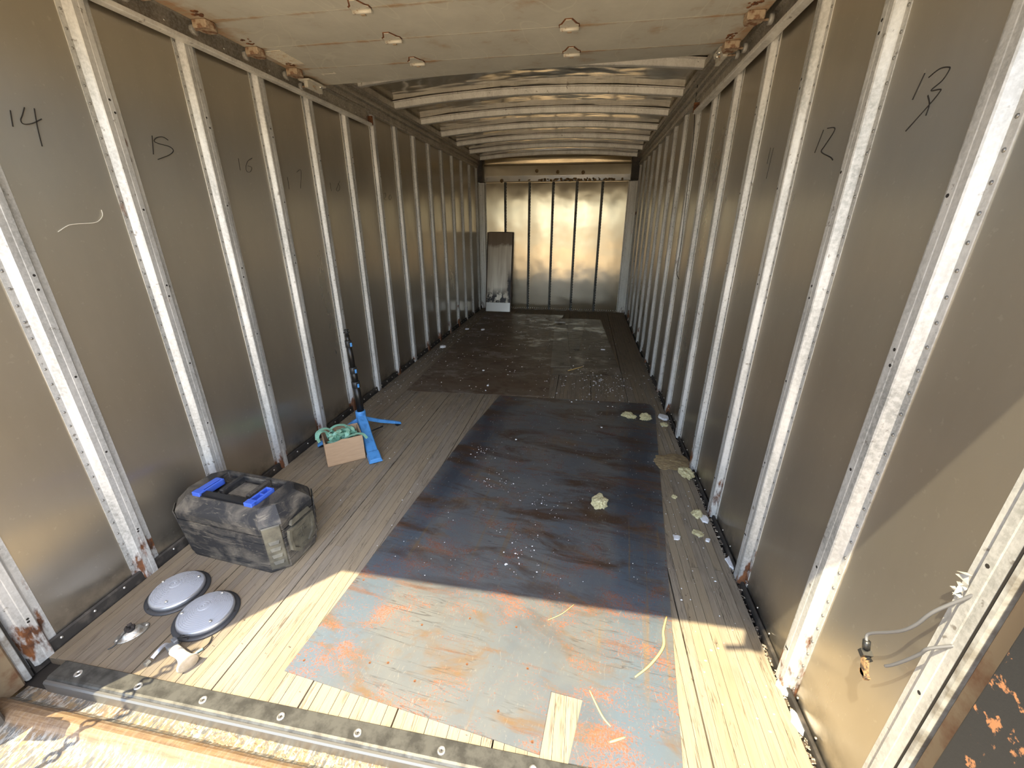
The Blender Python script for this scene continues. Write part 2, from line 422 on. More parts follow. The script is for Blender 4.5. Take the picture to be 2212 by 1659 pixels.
WL = build_wall(-1, YL0, [-1]+list(range(0, 15)), 'wall_left', 'left side wall of the cargo box, grey sheet metal with riveted posts')
WR = build_wall(1, YR0, [-1]+list(range(0, 15)), 'wall_right', 'right side wall of the cargo box, sheet metal with riveted posts and sun patch')

# handwritten bay numbers, pen strokes on the sheet (y, z)
def strokes(side, parent, name, label, lst, mat, r=.0022):
    m = MB()
    for st in lst:
        pts = spline([(side*(XW-.004), a, b) for a, b in st], 5)
        m.ribbon(pts, r*1.6, .0016, lambda i: Vector((-side, 0, 0)))
    o = m.build(name, mat, parent); o['label'] = label; return o
NL = [('number 14 handwritten in black marker', [[(1.159, 1.676), (1.15, 1.632)], [(1.198, 1.692), (1.185, 1.669), (1.176, 1.654), (1.18, 1.645), (1.203, 1.651), (1.233, 1.669)], [(1.223, 1.695), (1.213, 1.641), (1.207, 1.589)]]),
      ('number 15 handwritten in black marker', [[(1.595, 1.686), (1.578, 1.618)], [(1.661, 1.681), (1.641, 1.689), (1.613, 1.682), (1.597, 1.667), (1.619, 1.661), (1.658, 1.658), (1.672, 1.645), (1.648, 1.626), (1.591, 1.602)]]),
      ('number 16 handwritten in faint marker', [[(2.023, 1.663), (2.019, 1.609)], [(2.118, 1.676), (2.083, 1.658), (2.062, 1.63), (2.062, 1.609), (2.085, 1.61), (2.101, 1.631), (2.076, 1.636)]]),
      ('number 17 handwritten in faint marker', [[(2.368, 1.613), (2.365, 1.549)], [(2.461, 1.647), (2.504, 1.661), (2.471, 1.561)]]),
      ('number 18 handwritten in faint marker', [[(2.797, 1.62), (2.796, 1.568)], [(2.921, 1.642), (2.885, 1.608), (2.862, 1.58), (2.887, 1.576), (2.91, 1.604), (2.89, 1.624)]]),
      ('number 20 handwritten in faint marker', [[(3.584, 1.601), (3.617, 1.61), (3.62, 1.587), (3.581, 1.559), (3.628, 1.554)], [(3.705, 1.602), (3.674, 1.577), (3.694, 1.558), (3.725, 1.58), (3.713, 1.602)]])]
NR = [('number 13 handwritten in black marker', [[(1.236, 1.679), (1.251, 1.632)], [(1.219, 1.666), (1.193, 1.674), (1.168, 1.67), (1.162, 1.664), (1.173, 1.648), (1.198, 1.637), (1.171, 1.632), (1.17, 1.626), (1.193, 1.605), (1.241, 1.568)], [(1.203, 1.629), (1.189, 1.609), (1.189, 1.588)]]),
      ('number 12 handwritten in black marker', [[(1.64, 1.644), (1.663, 1.583)], [(1.618, 1.644), (1.577, 1.638), (1.574, 1.625), (1.609, 1.594), (1.619, 1.579), (1.555, 1.556), (1.537, 1.546)]]),
      ('number 11 handwritten in faint marker', [[(2.051, 1.657), (2.055, 1.598)], [(2.02, 1.652), (2.03, 1.541)]])]
for i, (l, s_) in enumerate(NL): strokes(-1, WL, 'handwritten_number', l, s_, M_INK, .0015 if i < 2 else .0009)
for i, (l, s_) in enumerate(NR): strokes(1, WR, 'handwritten_number', l, s_, M_INK, .0015 if i < 2 else .0009)
strokes(-1, WL, 'scratch_mark', 'pale curved scratch in the sheet', [[(1.163, 1.336), (1.197, 1.355), (1.223, 1.36), (1.279, 1.364), (1.299, 1.372), (1.315, 1.388), (1.318, 1.407)]], M_SCRATCH, .0013)

# base rails
for sg, nm, lab in ((-1, 'baseboard_left', 'black base rail with bright bolts along the foot of the left wall'), (1, 'baseboard_right', 'dark grimy base rail along the foot of the right wall')):
    hb = .037 if sg < 0 else .014
    m = MB(); m.prism([(0, -.03), (0, hb), (.004, hb+.002), (.009, hb-.004), (.012, -.03)], lambda a, b, t: (sg*(XW-.0035-a), t, b), .63, YB-.01)
    bb = m.build(nm, M_BAND); tag(bb, lab, 'baseboard', kind='structure')
    q = MB()
    for i in range(58): q.dome((sg*(XW-(.013 if sg < 0 else .006)), .72+i*.105, .022 if sg < 0 else .036), (-sg, 0, .3), .0055 if sg < 0 else .004, .004, 8)
    bo = q.build('bolts', M_BRIGHT, bb); bo['kind'] = 'stuff'

# floor: wide laminated boards, each board its own piece, dark gaps between
m = MB(); m.span((-XW, .60, -.10), (XW, YB, -.036))
FL = m.build('floor', M_DARK); tag(FL, 'worn wooden cargo floor of laminated boards with dark joints', 'floor', kind='structure')
cols = [-1.205, -1.17]
for k in range(8):
    x0 = -1.17+.30*k
    x1 = min(x0+.30, 1.160)
    n = max(1, round((x1-x0)/.0335))
    cols += [x0+(x1-x0)*(i+1)/n for i in range(n)]
cols.append(1.198)
for i in range(len(cols)-1):
    a, b = cols[i], cols[i+1]
    edge = i == 0 or i == len(cols)-2
    if edge: cuts = [.667, 3.1+rnd.random(), YB-.02]
    else: cuts = [.667, 1.2+rnd.random()*1.2, 3.72 if a > .2 else 2.9+rnd.uniform(0, 1.2), 5.3+rnd.uniform(-.7, .9), YB-.02]
    bj0 = any(abs(a-(-1.17+.30*k)) < .004 for k in range(9)); bj1 = any(abs(b-(-1.17+.30*k)) < .004 for k in range(9))
    for j in range(len(cuts)-1):
        p = MB(); dz = rnd.uniform(-.0011, .0004) if not edge else -.004
        g0 = .0024 if bj0 or edge else rnd.choice((.0004, .0005, .0009)); g1 = .0024 if bj1 or edge else rnd.choice((.0004, .0005, .0009))
        p.span((a+g0, cuts[j]+.0008, -.034), (b-g1, cuts[j+1]-.0008, dz))
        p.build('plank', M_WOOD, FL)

# ceiling: arched roof sheet and bows
def arch(x): return 2.300+.062*(1-(x/1.2)**2)
V = []; F = []; nx, ny = 40, 110
for j in range(ny+1):
    y = .40+(YB-.40)*j/ny
    for i in range(nx+1):
        x = -1.20+2.40*i/nx
        ph = (y-3.23)/.6*2*PI
        sag = .010*(1-math.cos(ph))*.5*(1-(x/1.2)**4)
        wv = .0045*noise.noise((x*2.3, y*4.5, 3))+.0022*noise.noise((x*5.0, y*9, 8))
        V.append((x, y, arch(x)+.012-sag*.6+wv))
for j in range(ny):
    for i in range(nx):
        k = j*(nx+1)+i; F.append((k, k+nx+1, k+nx+2, k+1))
m = MB(); m.add(V, F, True)
CE = m.build('ceiling', M_ROOF); tag(CE, 'arched roof of thin wavy shiny sheet metal', 'ceiling', kind='structure')
sol = CE.modifiers.new('thick', 'SOLIDIFY'); sol.thickness = .004; sol.offset = 1
xs = [-1.165+2.33*i/28 for i in range(29)]
for k in range(-3, 7):
    y = 3.225+.6*k
    if y < .9: continue
    rings = []
    for x in xs:
        z = arch(x)-.042
        rings.append([(x, y-.036, z+.044), (x, y-.027, z+.040), (x, y-.021, z+.004), (x, y-.017, z), (x, y+.017, z), (x, y+.021, z+.004), (x, y+.027, z+.040), (x, y+.036, z+.044), (x, y+.036, z+.050), (x, y-.036, z+.050)])
    b = MB(); b.loft(rings)
    b.build('roof_bow', M_GALV2, CE)

for sg in (-1, 1):
    m = MB(); m.prism([(1.150, 2.262), (XW+.03, 2.262), (XW+.03, 2.365), (1.185, 2.352), (1.150, 2.300)], lambda a, b, t: (sg*a, t, b), .40, YB)
    m.build('roof_edge', M_RAIL, CE)
# bulkhead (front wall of the box)
m = MB(); m.span((-XW, YB+.012, -.05), (XW, YB+.05, 2.40))
WB = m.build('wall_back', M_RAIL); tag(WB, 'bright dented sheet metal bulkhead at the far end with dark vertical joints', 'wall', kind='structure')
jx = [-1.115, -.795, -.410, -.041, .321, .705, 1.091]
for i in range(6):
    a, b = jx[i]+.012, jx[i+1]-.012
    V = []; F = []; nu, nv = 10, 40; sd = i*7.3
    for j in range(nv+1):
        for q in range(nu+1):
            u, v = q/nu, j/nv
            d = math.sin(PI*u)*(.0030*noise.noise((u*1.5+sd, v*3.5, sd))+.0013*noise.noise((u*3+sd, v*13, 2)))+.004*math.sin(PI*u)*math.sin(PI*min(1, v*1.0))
            V.append((a+(b-a)*u, YB-d, 0.002+1.966*v))
    for j in range(nv):
        for q in range(nu):
            k = j*(nu+1)+q; F.append((k, k+1, k+nu+2, k+nu+1))
    m = MB(); m.add(V, F, True); m.build('wall_panel', M_BACK, WB)
for x in jx[1:-1]:
    m = MB(); m.prism([(-.020, 0), (-.020, -.004), (-.012, -.006), (-.010, -.026), (.010, -.026), (.012, -.006), (.020, -.004), (.020, 0)], lambda a, b, t: (x+a, YB+.004+b, t), 0, 1.966)
    s1 = m.build('joint_channel', M_STRIPJ, WB)
    r = MB()
    for q in range(46): r.dome((x+.016, YB-.001, .03+q*.042), (0, -1, 0), .0055, .004, 6)
    rv = r.build('rivets', M_BRIGHT, s1); rv['kind'] = 'stuff'
m = MB()
for i in range(60): m.dome((-1.09+i*.0365, YB-.004, .022), (0, -1, 0), .007, .005, 6)
rv = m.build('rivets', M_BRIGHT, WB); rv['kind'] = 'stuff'
for sg in (-1, 1):
    m = MB(); xa = -1.2235 if sg < 0 else 1.095; xb = -1.122 if sg < 0 else 1.2235
    m.span((xa, YB-.035, 0), (xb, YB+.004, 1.966)); m.span((xa+.03, YB-.041, 0), (xb-.035, YB-.034, 1.966))
    cp = m.build('corner_post', M_GALV2, WB, .003)
# header over the bulkhead
m = MB(); m.prism([(0, 1.966), (-.022, 1.966), (-.022, 1.978), (-.012, 1.984), (-.030, 2.06), (-.034, 2.195), (-.062, 2.205), (-.062, 2.219), (-.030, 2.226), (-.024, 2.30), (0, 2.36)], lambda a, b, t: (t, YB+.008+a, b), -1.13, 1.10)
hd = m.build('header_panel', M_BACK, WB)
m = MB()
for i in range(90):
    x = rnd.gauss(.30, .36)
    if -.9 < x < 1.0: m.dome((x, YB-.018, 1.986+abs(rnd.gauss(0, .012))), (0, -1, .4), rnd.uniform(.006, .022), rnd.uniform(.003, .009), 6)
for x, z in ((.02, 2.10), (.40, 2.09), (-.85, 1.99), (-.30, 2.12)): m.dome((x, YB-.026, z), (0, -1, 0), .028, .006, 7)
rs = m.build('foam_residue', worn('old_foam', (.33, .22, .10), (.15, .09, .04), 60, .4, .6, .9), WB); rs['kind'] = 'stuff'
for sg in (-1, 1):
    m = MB(); xa, xb = (-1.205, -1.125) if sg < 0 else (1.098, 1.205)
    m.span((xa, YB-.16, 1.972), (xb, YB+.004, 2.29)); m.span((xa-.0, YB-.17, 1.966), (xb+(.012 if sg < 0 else 0), YB+.004, 1.980))
    m.build('corner_gusset', worn('dark_gusset', (.035, .028, .022), (.09, .065, .045), 12, .45, .65, .6), WB, .004)

# rear door frame: posts, header, sill ---------------------------------------------------
def rear_frame(sg, name, label):
    m = MB(); m.span((sg*1.106, .38, -.22), (sg*1.30, .500, 2.40))
    fr = m.build(name, M_BLACKST if sg > 0 else M_RUSTFRAME, None, .006); tag(fr, label, 'door frame', kind='structure')
    # folded channel between frame and first wall post
    p = MB(); pr = [(0, .500), (.018, .500), (.024, .506), (.024, .594), (.018, .600), (0, .600)]
    p.prism(pr, lambda a, b, t: (sg*(XW-a), b, t), -.03, 2.20); p.build('jamb_channel', M_TAN, fr)
    s_ = MB(); s_.prism([(0, .6005), (.026, .6005), (.031, .604), (.031, .612), (.026, .6155), (0, .6155)], lambda a, b, t: (sg*(XW-a), b, t), -.02, 2.15); s_.build('door_seal', M_SEAL, fr)
    tr = MB(); tr.prism([(0, .616), (.0265, .616), (.0265, .621), (0, .621)], lambda a, b, t: (sg*(XW-a), b, t), -.02, 2.15); tr.build('rubber_gap', M_DARK, fr)
    q = MB()
    for i in range(13): q.dome((sg*1.200, .552, .05+i*.15), (-sg, 0, 0), .006, .004, 8)
    b = q.build('bolts', M_BRIGHT, fr); b['kind'] = 'stuff'
    return fr
FRL = rear_frame(-1, 'trim_1', 'rusty rear door frame post at the left of the doorway')
FRR = rear_frame(1, 'trim_2', 'black rear door frame post with rust blisters at the right of the doorway')
m = MB(); m.span((-1.107, .38, 2.05), (1.107, .50, 2.40)); HDR = m.build('trim_3', M_RUSTFRAME, None, .004); tag(HDR, 'steel header beam above the rear doorway', 'door frame', kind='structure')
# a plate hook on the header and a slide latch on the left post (their shadows fall on the floor and the sill)
m = MB(); m.bar((.50, .375, 2.06), (.50, .345, 1.975), .035, .05, (1, 0, 0)); m.bar((.50, .345, 1.98), (.41, .335, 1.962), .016, .016); m.build('hook', M_BLACKST, HDR)
m = MB(); m.bar((-1.10, .385, .27), (-1.035, .385, .30), .05, .02); m.lathe([(.001, -.012), (.035, -.012), (.035, .012), (.001, .012)], (-1.028, .385, .295), 14, rot=Matrix.Rotation(PI/2, 3, 'X')); m.build('slide_latch', M_BLACKST, FRL)

# sill, threshold strip
M_STRIP = worn('threshold_metal', (.115, .112, .10), (.060, .058, .052), 22, .42, .62, .5, .7, .1, 'pos')
m = MB(); m.prism([(.606, -.012), (.606, -.001), (.612, .005), (.618, .0065), (.664, .0065), (.667, .003), (.667, -.012)], lambda a, b, t: (t, a, b), -1.118, 1.15)
TS = m.build('threshold_strip', M_STRIP); tag(TS, 'scuffed grey metal threshold strip with countersunk screws along the floor edge', 'threshold')
m = MB(); m.prism([(.596, -.045), (.596, -.004), (.600, .001), (.606, .001), (.606, -.045)], lambda a, b, t: (t, a, b), -1.118, 1.15)
m.build('strip_nosing', plain('nosing_bright', (.22, .215, .20), .4, .7), TS)
for x in (-1.03, -.80, -.565, -.30, -.055, .195, .45, .70, .95):
    r = MB(); r.lathe([(.0125, 0), (.0105, .0030), (.0065, .0030), (.0055, .0010), (.001, .0010)], (0, 0, 0), 14)
    sr = r.build('screw', M_BRIGHT, TS); sr.location = (x, .6365, .0063)
    r = MB(); r.box((0, 0, .0016), (.0075, .0016, .0016)); r.box((0, 0, .0016), (.0016, .0075, .0016)); d = r.build('screw_slot', M_DARK, sr)
tsl = NT('sill_paint'); tp = tsl.pos(); tx, ty, tz = tsl.sep(tp)[:3]
sn = tsl.noise(tsl.vec(tp, (14, 5, 1)), 4, 6, .75, .3); sb = tsl.noise(tsl.vec(tp, (1, 4, 1)), 2.6, 5, .65)
cc = tsl.mix(tsl.rng(sn, .46, .58), (.085, .085, .080), (.20, .145, .080))
cc = tsl.mix(tsl.math('MULTIPLY', tsl.rng(sb, .50, .60), .8), cc, (.19, .105, .045))
cc = tsl.mix(tsl.math('MULTIPLY', tsl.math('MULTIPLY', tsl.rng(tsl.noise(tsl.vec(tp, (30, 9, 1)), 3, 5, .8), .5, .56), tsl.rng(ty, .37, .44)), .7), cc, (.36, .35, .31))
cc = tsl.mix(tsl.math('MULTIPLY', tsl.rng(tsl.math('ABSOLUTE', tsl.math('SUBTRACT', ty, .520)), .034, .020), .8), cc, tsl.mix(tsl.rng(tsl.noise(tsl.vec(tp, (2, 40, 1)), 4, 4, .7), .4, .6), (.15, .085, .038), (.23, .145, .072)))
tsl.bump(sn, .25, .003)
M_SILL = tsl.out(**{'Base Color': cc, 'Roughness': .6})
m = MB(); m.prism([(.600, -.16), (.600, -.042), (.566, -.040), (.556, -.030), (.546, -.010), (.536, -.002), (.520, .002), (.506, -.002), (.495, -.012), (.470, -.020), (.400, -.026), (.392, -.020), (.384, -.016), (.376, -.020), (.368, -.030), (.300, -.040), (.290, -.034), (.280, -.034), (.270, -.042), (.16, -.055), (.15, -.075), (.15, -.16)], lambda a, b, t: (t, a, b), -1.20, 1.20)
SI = m.build('sill', M_SILL); tag(SI, 'weathered rear sill with rust stained ridge and scraped pale ribs', 'sill', kind='structure')

# ------------------------------------------------------------------ overhead door rolled up under the roof
DR = empty('door_1', (0, 1.5, 2.13)); tag(DR, 'rolled up overhead door of beige painted sections with rusty hinges', 'door', kind='structure')
dob = lambda mb, nm, mt, par=DR, bv=0: mb.build(nm, mt, par, bv)
def at(o, loc=(0, 0, 0)): o.location = Vector(loc)-(Vector((0, 1.5, 2.13)) if o.parent == DR else Vector((0, 0, 0))); return o
seams = [2.405-.281*k for k in range(0, 7)]
bounds = [2.66]+seams
for i in range(len(bounds)-1):
    b, a = bounds[i], bounds[i+1]
    m = MB()
    if i == 0:
        def zz(x, y): return 2.130+(y-a)/(b-a)*((.012+.045*(x+1.13)/2.26)-.020)
    else:
        def zz(x, y): return 2.130
    th = .022; g = .0016
    n = 12; rings = []
    for k in range(n+1):
        x = -1.130+2.262*k/n
        rings.append([(x, a+g, zz(x, a)), (x, b-g, zz(x, b)), (x, b-g, zz(x, b)+th), (x, a+g, zz(x, a)+th)])
    m.loft(rings); at(dob(m, 'door_section', M_DOOR, DR))
# hinges: bell-shaped leaf with a knuckle plate below each joint
def hinge_mesh(mat, w=.078):
    m = MB()
    pl = [(-w/2, -.012), (w/2, -.012), (w/2, .012), (w*.36, .020), (w*.14, .062), (-w*.14, .062), (-w*.36, .020), (-w/2, .012)]
    # plate sits under the sections; +y is towards the doorway in the photo's hinge tip
    m.prism([(a, b) for a, b in pl], lambda a, b, t: (a, -b, t), -.004, 0)
    m.tube([(-w/2, .014, -.007), (w/2, .014, -.007)], .0075, 8)
    m.prism([(-w/2, .012), (w/2, .012), (w/2, .026), (w*.22, .026), (w*.20, .020), (-w*.20, .020), (-w*.22, .026), (-w/2, .026)], lambda a, b, t: (a, b, t), -.013, -.003)
    return m
firsth = None
for y in seams[:-1]:
    for x in (-.405, .376):
        if firsth is None:
            firsth = hinge_mesh(M_HINGE).build('hinge', M_HINGE, DR); at(firsth, (x, y, 2.1295))
            r = MB(); r.prism([(-.043, -.010), (.043, -.010), (.043, .016), (.034, .024), (.015, .067), (-.015, .067), (-.034, .024), (-.043, .016)], lambda a, b, t: (a, -b, t), -.0016, .0002); ro = r.build('rust_outline', M_RUST, firsth)
            r = MB(); r.box((0, .023, -.0135), (.018, .012, .004)); fk = r.build('knuckle', M_HINGE_RUST, firsth)
        else:
            h = inst(firsth, DR); at(h, (x, y, 2.1295)); inst(fk, h); inst(ro, h)
fr_ = None
def roller_parts(h, sg):
    r = MB(); q = Matrix.Rotation(PI/2, 3, 'Y')
    r.lathe([(.006, -.008), (.017, -.008), (.019, -.006), (.019, .006), (.017, .008), (.006, .008)], (sg*.062, .004, -.022), 16, rot=q)
    r.build('roller', M_SEAL, h)
    r = MB(); r.tube([(0, .004, -.022), (sg*.062, .004, -.022)], .005, 8); r.build('roller_stem', M_HINGE_RUST, h)
    r = MB(); r.lathe([(.004, 0), (.009, 0), (.009, .004), (.004, .006)], (-sg*.014, .006, -.022), 8, rot=Matrix.Rotation(PI, 3, 'X')); r.build('bolt_head', M_HINGE_RUST, h)
for sg in (-1, 1):
    for y in seams[:-1]:
        m = MB(); m.prism([(-.034, -.034), (.030, -.034), (.036, .008), (.018, .040), (-.022, .040), (-.036, .010)], lambda a, b, t: (a, b, t), -.030, -.0002)
        h = m.build('edge_hinge', M_HINGE_RUST, DR, .004); at(h, (sg*1.092, y+.006, 2.130)); roller_parts(h, sg)
        # rust that has crept along the edge from the hinge, as flakes standing off the paint
        f = MB()
        for i in range(10): f.dome((-sg*.02+rnd.uniform(-.012, .03)*-sg, -.045-rnd.random()*.06, -.0002), (0, 0, -1), rnd.uniform(.004, .011), .002, 6)
        k = f.build('rust_flakes', M_RUST, h); k['kind'] = 'stuff'
# end rollers and top brackets on the last section
for sg, zt in ((-1, 2.118), (1, 2.150)):
    m = MB(); m.prism([(-.035, -.06), (.03, -.06), (.036, -.02), (.036, .10), (-.02, .10), (-.035, .05)], lambda a, b, t: (a, b, t), -.010, -.001)
    m.span((-.008 if sg < 0 else -.014, -.05, -.040), (.014 if sg < 0 else .008, .09, -.008))
    h = m.build('top_bracket', M_HINGE, DR, .002); at(h, (sg*1.098, 2.545, zt-.004)); roller_parts(h, sg)
    r = MB()
    for a, b in ((-.02, .0), (-.014, .055), (.016, .07)): r.lathe([(.004, -.016), (.011, -.016), (.011, -.009), (.004, -.006)], (a, b, 0), 6)
    bo = r.build('bolt_head', M_BRIGHT, h)
# sticker and chalk mark on the left of the door
tk = NT('paper_sticker'); kp = tk.pos(); ky = tk.sep(kp)[1]; kx = tk.sep(kp)[0]
ln = tk.math('MULTIPLY', tk.rng(tk.math('FRACT', tk.math('MULTIPLY', ky, 90)), .55, .65), tk.rng(tk.noise(tk.vec(kp, (160, 400, 1)), 1, 2), .42, .52))
M_STICK = tk.out(**{'Base Color': tk.mix(tk.math('MULTIPLY', ln, .45), tk.mix(tk.rng(tk.noise(kp, 40, 3), .5, .65), (.80, .74, .60), (.66, .52, .34)), (.30, .25, .19)), 'Roughness': .6})
m = MB(); m.span((-1.097, 2.162, 2.1286), (-.990, 2.338, 2.1302)); o = at(dob(m, 'paper_label', M_STICK)); o['label'] = 'rust stained paper label with faint lines of print'
m = MB(); m.box((-.94, 2.485, 2.1255), (.075, .008, .0012)); m.box((-.980, 2.492, 2.1255), (.010, .022, .0012)); m.box((-.903, 2.478, 2.1262), (.010, .020, .0012))
o = at(dob(m, 'chalk_mark', M_SCRATCH)); o['label'] = 'white chalk mark'
# tracks
for sg, lab in ((-1, 'left roller track of the overhead door, long galvanised channel'), (1, 'right roller track of the overhead door, long galvanised channel')):
    m = MB(); pr = [(-.001, 2.0705), (.003, 2.0705), (.003, 2.150), (.020, 2.156), (.020, 2.160), (-.001, 2.160)]
    m.prism(pr, lambda a, b, t: (sg*(1.1962-a), t, b), .50, 3.40)
    tr = m.build('door_track', M_RAIL); tag(tr, lab, 'track')
    m = MB(); pr = [(-.001, 2.060), (.030, 2.060), (.034, 2.063), (.034, 2.077), (.031, 2.077), (.030, 2.068), (-.001, 2.0705)]
    m.prism(pr, lambda a, b, t: (sg*(1.1962-a), t, b), .50, 3.40); m.build('track_lip', M_TRACK, tr)
    m = MB(); m.span((sg*1.1962, 3.385, 2.066), (sg*1.16, 3.40, 2.125)); m.build('end_stop', M_RUST, tr)
    m = MB()
    for i in range(20): m.dome((sg*1.195, .60+i*.145, 2.11), (-sg, 0, 0), .006, .004, 7)
    b = m.build('bolts', M_BRIGHT, tr); b['kind'] = 'stuff'

# ------------------------------------------------------------------ steel sheets lying on the floor
def sheet(name, pts, z0, th, mat, label, cat='sheet', sub=None):
    m = MB(); n = len(pts)
    m.add([(x, y, z0) for x, y in pts]+[(x, y, z0+th) for x, y in pts], [tuple(range(n-1, -1, -1)), tuple(range(n, 2*n))]+[(i, (i+1) % n, n+(i+1) % n, n+i) for i in range(n)])
    o = m.build(name, mat); tag(o, label, cat); return o
P1 = [(-.382, .759), (-.343, 1.184), (-.231, 2.444), (-.136, 3.133), (1.068, 3.172), (1.100, 3.155), (1.115, 3.10), (1.120, 3.026), (.902, 1.176), (.850, .74), (.842, .672), (.542, .668), (.579, .835), (.482, .843), (.463, .674)]
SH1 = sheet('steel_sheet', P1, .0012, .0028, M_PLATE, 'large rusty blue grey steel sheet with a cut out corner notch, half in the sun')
for x, y in ((.0, .99), (.165, 1.045), (.05, .80), (.33, .76), (.44, .70), (-.31, 1.14), (-.34, .80), (-.12, .83), (-.06, .84), (.34, 1.04), (.40, .90), (.20, .88)):
    m = MB(); m.lathe([(.0045, 0), (.004, .0008), (.0025, .0011), (.001, .0002)], (0, 0, 0), 10); s_ = m.build('nail_head', M_RUST, SH1); s_.location = (x, y, .0038)
SH2 = sheet('steel_sheet', [(-.966, 3.102), (-.90, 3.098), (.275, 3.180), (.235, 3.988), (.172, 5.784), (.235, 6.55), (-1.015, 6.507)], .0014, .0022, M_DPLATE, 'dark brown stained steel sheet covering the far left of the floor')
SH3 = sheet('steel_sheet', [(.262, 3.736), (.931, 3.805), (.804, 6.307), (.245, 6.300)], .0012, .0022, M_DPLATE2, 'thin stained sheet on the far right of the floor under the offcuts')
sheet('metal_offcut', [(.139, 5.817), (.304, 5.846), (.430, 3.979), (.231, 3.943)], .0046, .003, M_DSTRIP, 'long narrow metal offcut lying at the seam of the far sheets', 'offcut')
sheet('metal_offcut', [(.330, 5.848), (.575, 6.166), (.508, 4.631), (.398, 4.609)], .0042, .003, M_DSTRIP, 'tapered metal offcut lying beside the long narrow one', 'offcut')
m = MB(); m.box((.205, 6.03, .026), (.16, .10, .006), Matrix.Rotation(.35, 3, 'X')); m.box((.205, 5.985, .010), (.16, .012, .018))
o = m.build('metal_scrap', worn('pale_scrap', (.42, .39, .33), (.24, .21, .17), 20, .4, .6, .5, .3)); tag(o, 'small pale bent metal scrap at the far end of the narrow offcut', 'scrap')

# leaning panel at the bulkhead
LP = empty('leaning_panel', (-.862, 6.655, 0)); tag(LP, 'narrow metal skinned panel with burnt black holes leaning on the far wall', 'panel')
LP.rotation_euler = (-math.atan2(.265, 1.235), 0, 0)
tl = NT('burnt_panel_skin'); lo = tl.obj(); lx, ly, lz = tl.sep(lo)[:3]
nz = tl.noise(tl.vec(lo, (1, 1, .8)), 9, 6, .65); wave = tl.noise(tl.vec(lo, (7, 1, .5)), 2, 3)
lc = tl.mix(tl.rng(wave, .4, .6), (.62, .57, .47), (.44, .38, .30))
top = tl.rng(tl.math('ADD', lz, tl.math('MULTIPLY', nz, .22)), 1.14, 1.20)
lc = tl.mix(tl.math('MULTIPLY', top, .85), lc, (.16, .10, .055))
hole = tl.math('MULTIPLY', tl.math('MULTIPLY', tl.rng(tl.noise(tl.vec(lo, (1.4, 1, .9)), 7, 4, .6), .46, .51), tl.rng(lz, .13, .15)), tl.rng(lz, .40, .25))
side = tl.math('MULTIPLY', tl.rng(tl.math('ADD', lx, tl.math('MULTIPLY', nz, .12)), .19, .22), tl.rng(lz, .70, .5))
lc = tl.mix(tl.math('MAXIMUM', hole, side), lc, (.018, .012, .009))
M_LEAN = tl.out(**{'Base Color': lc, 'Roughness': .38, 'Metallic': tl.math('MULTIPLY', tl.math('SUBTRACT', 1, tl.math('MAXIMUM', tl.math('MAXIMUM', hole, top), side)), .55)})
m = MB(); m.span((-.205, -.004, 0), (.192, .006, 1.262)); m.build('skin', M_LEAN, LP)
M_LEANED = worn('panel_edge', (.070, .042, .022), (.035, .020, .012), 12, .4, .6, .6)
for a, b in ((-.222, -.205), (.192, .212)):
    m = MB(); m.span((a, -.006, .0), (b, .050, 1.268)); m.build('side_rail', M_LEANED, LP, .002)
m = MB(); m.span((-.205, -.004, 1.2625), (.192, .048, 1.272)); m.build('top_rail', M_LEANED, LP, .002)
M_WHT = plain('white_flashing', (.50, .48, .44), .25, .6)
m = MB(); m.span((-.21, -.011, .0), (.196, -.0045, .148)); o = m.build('bottom_flashing', M_WHT, LP, .001); o['label'] = 'shiny white flashing across the foot'

# ------------------------------------------------------------------ toolbox
def octo(a, b, c, z, cx=0, cy_=0):
    return [(cx-a+c, cy_-b, z), (cx+a-c, cy_-b, z), (cx+a, cy_-b+c, z), (cx+a, cy_+b-c, z), (cx+a-c, cy_+b, z), (cx-a+c, cy_+b, z), (cx-a, cy_+b-c, z), (cx-a, cy_-b+c, z)]
td = NT('dusty_black_plastic'); dv = td.obj()
d1 = td.noise(td.vec(dv, (1, 1, 1.5)), 7, 7, .68, .8); d2 = td.noise(td.vec(dv, (3, 3, 14)), 5, 4, .7, 1.2)
dc = td.mix(td.rng(d1, .45, .66, 0, .75), (.018, .018, .019), (.17, .145, .11))
dc = td.mix(td.math('MULTIPLY', td.rng(d2, .58, .66), .25), dc, (.42, .36, .26))
td.bump(td.noise(dv, 220, 2), .08, .001)
M_TOOL = td.out(**{'Base Color': dc, 'Roughness': .62})
M_TOOLD = plain('black_plastic', (.012, .012, .013), .42)
M_TOOLC = worn('olive_plastic', (.15, .135, .095), (.075, .068, .05), 14, .4, .6, .6)  # paler olive tone, for the front right corner and the right end
M_BLUE = worn('blue_plastic', (.045, .115, .56), (.07, .13, .45), 20, .4, .7, .45)
TB = empty('toolbox', (-.892, 1.250, .0), math.radians(-5.2)); TB.scale = (1.125, 1.10, 1.05); tag(TB, 'dusty black plastic toolbox with blue handle ends standing by the left wall', 'toolbox')
g = .0035
rings = [octo(.222, .110, .050, 0), octo(.228, .116, .050, .012), octo(.230, .118, .050, .046), octo(.230-g, .118-g, .050, .047), octo(.230-g, .118-g, .050, .050), octo(.2315, .1195, .050, .051),
         octo(.237, .125, .050, .158), octo(.237-g, .125-g, .050, .159), octo(.237-g, .125-g, .05, .162), octo(.238, .126, .050, .163), octo(.239, .127, .050, .196)]
m = MB(); m.loft(rings, True, True); m.build('body', M_TOOL, TB)
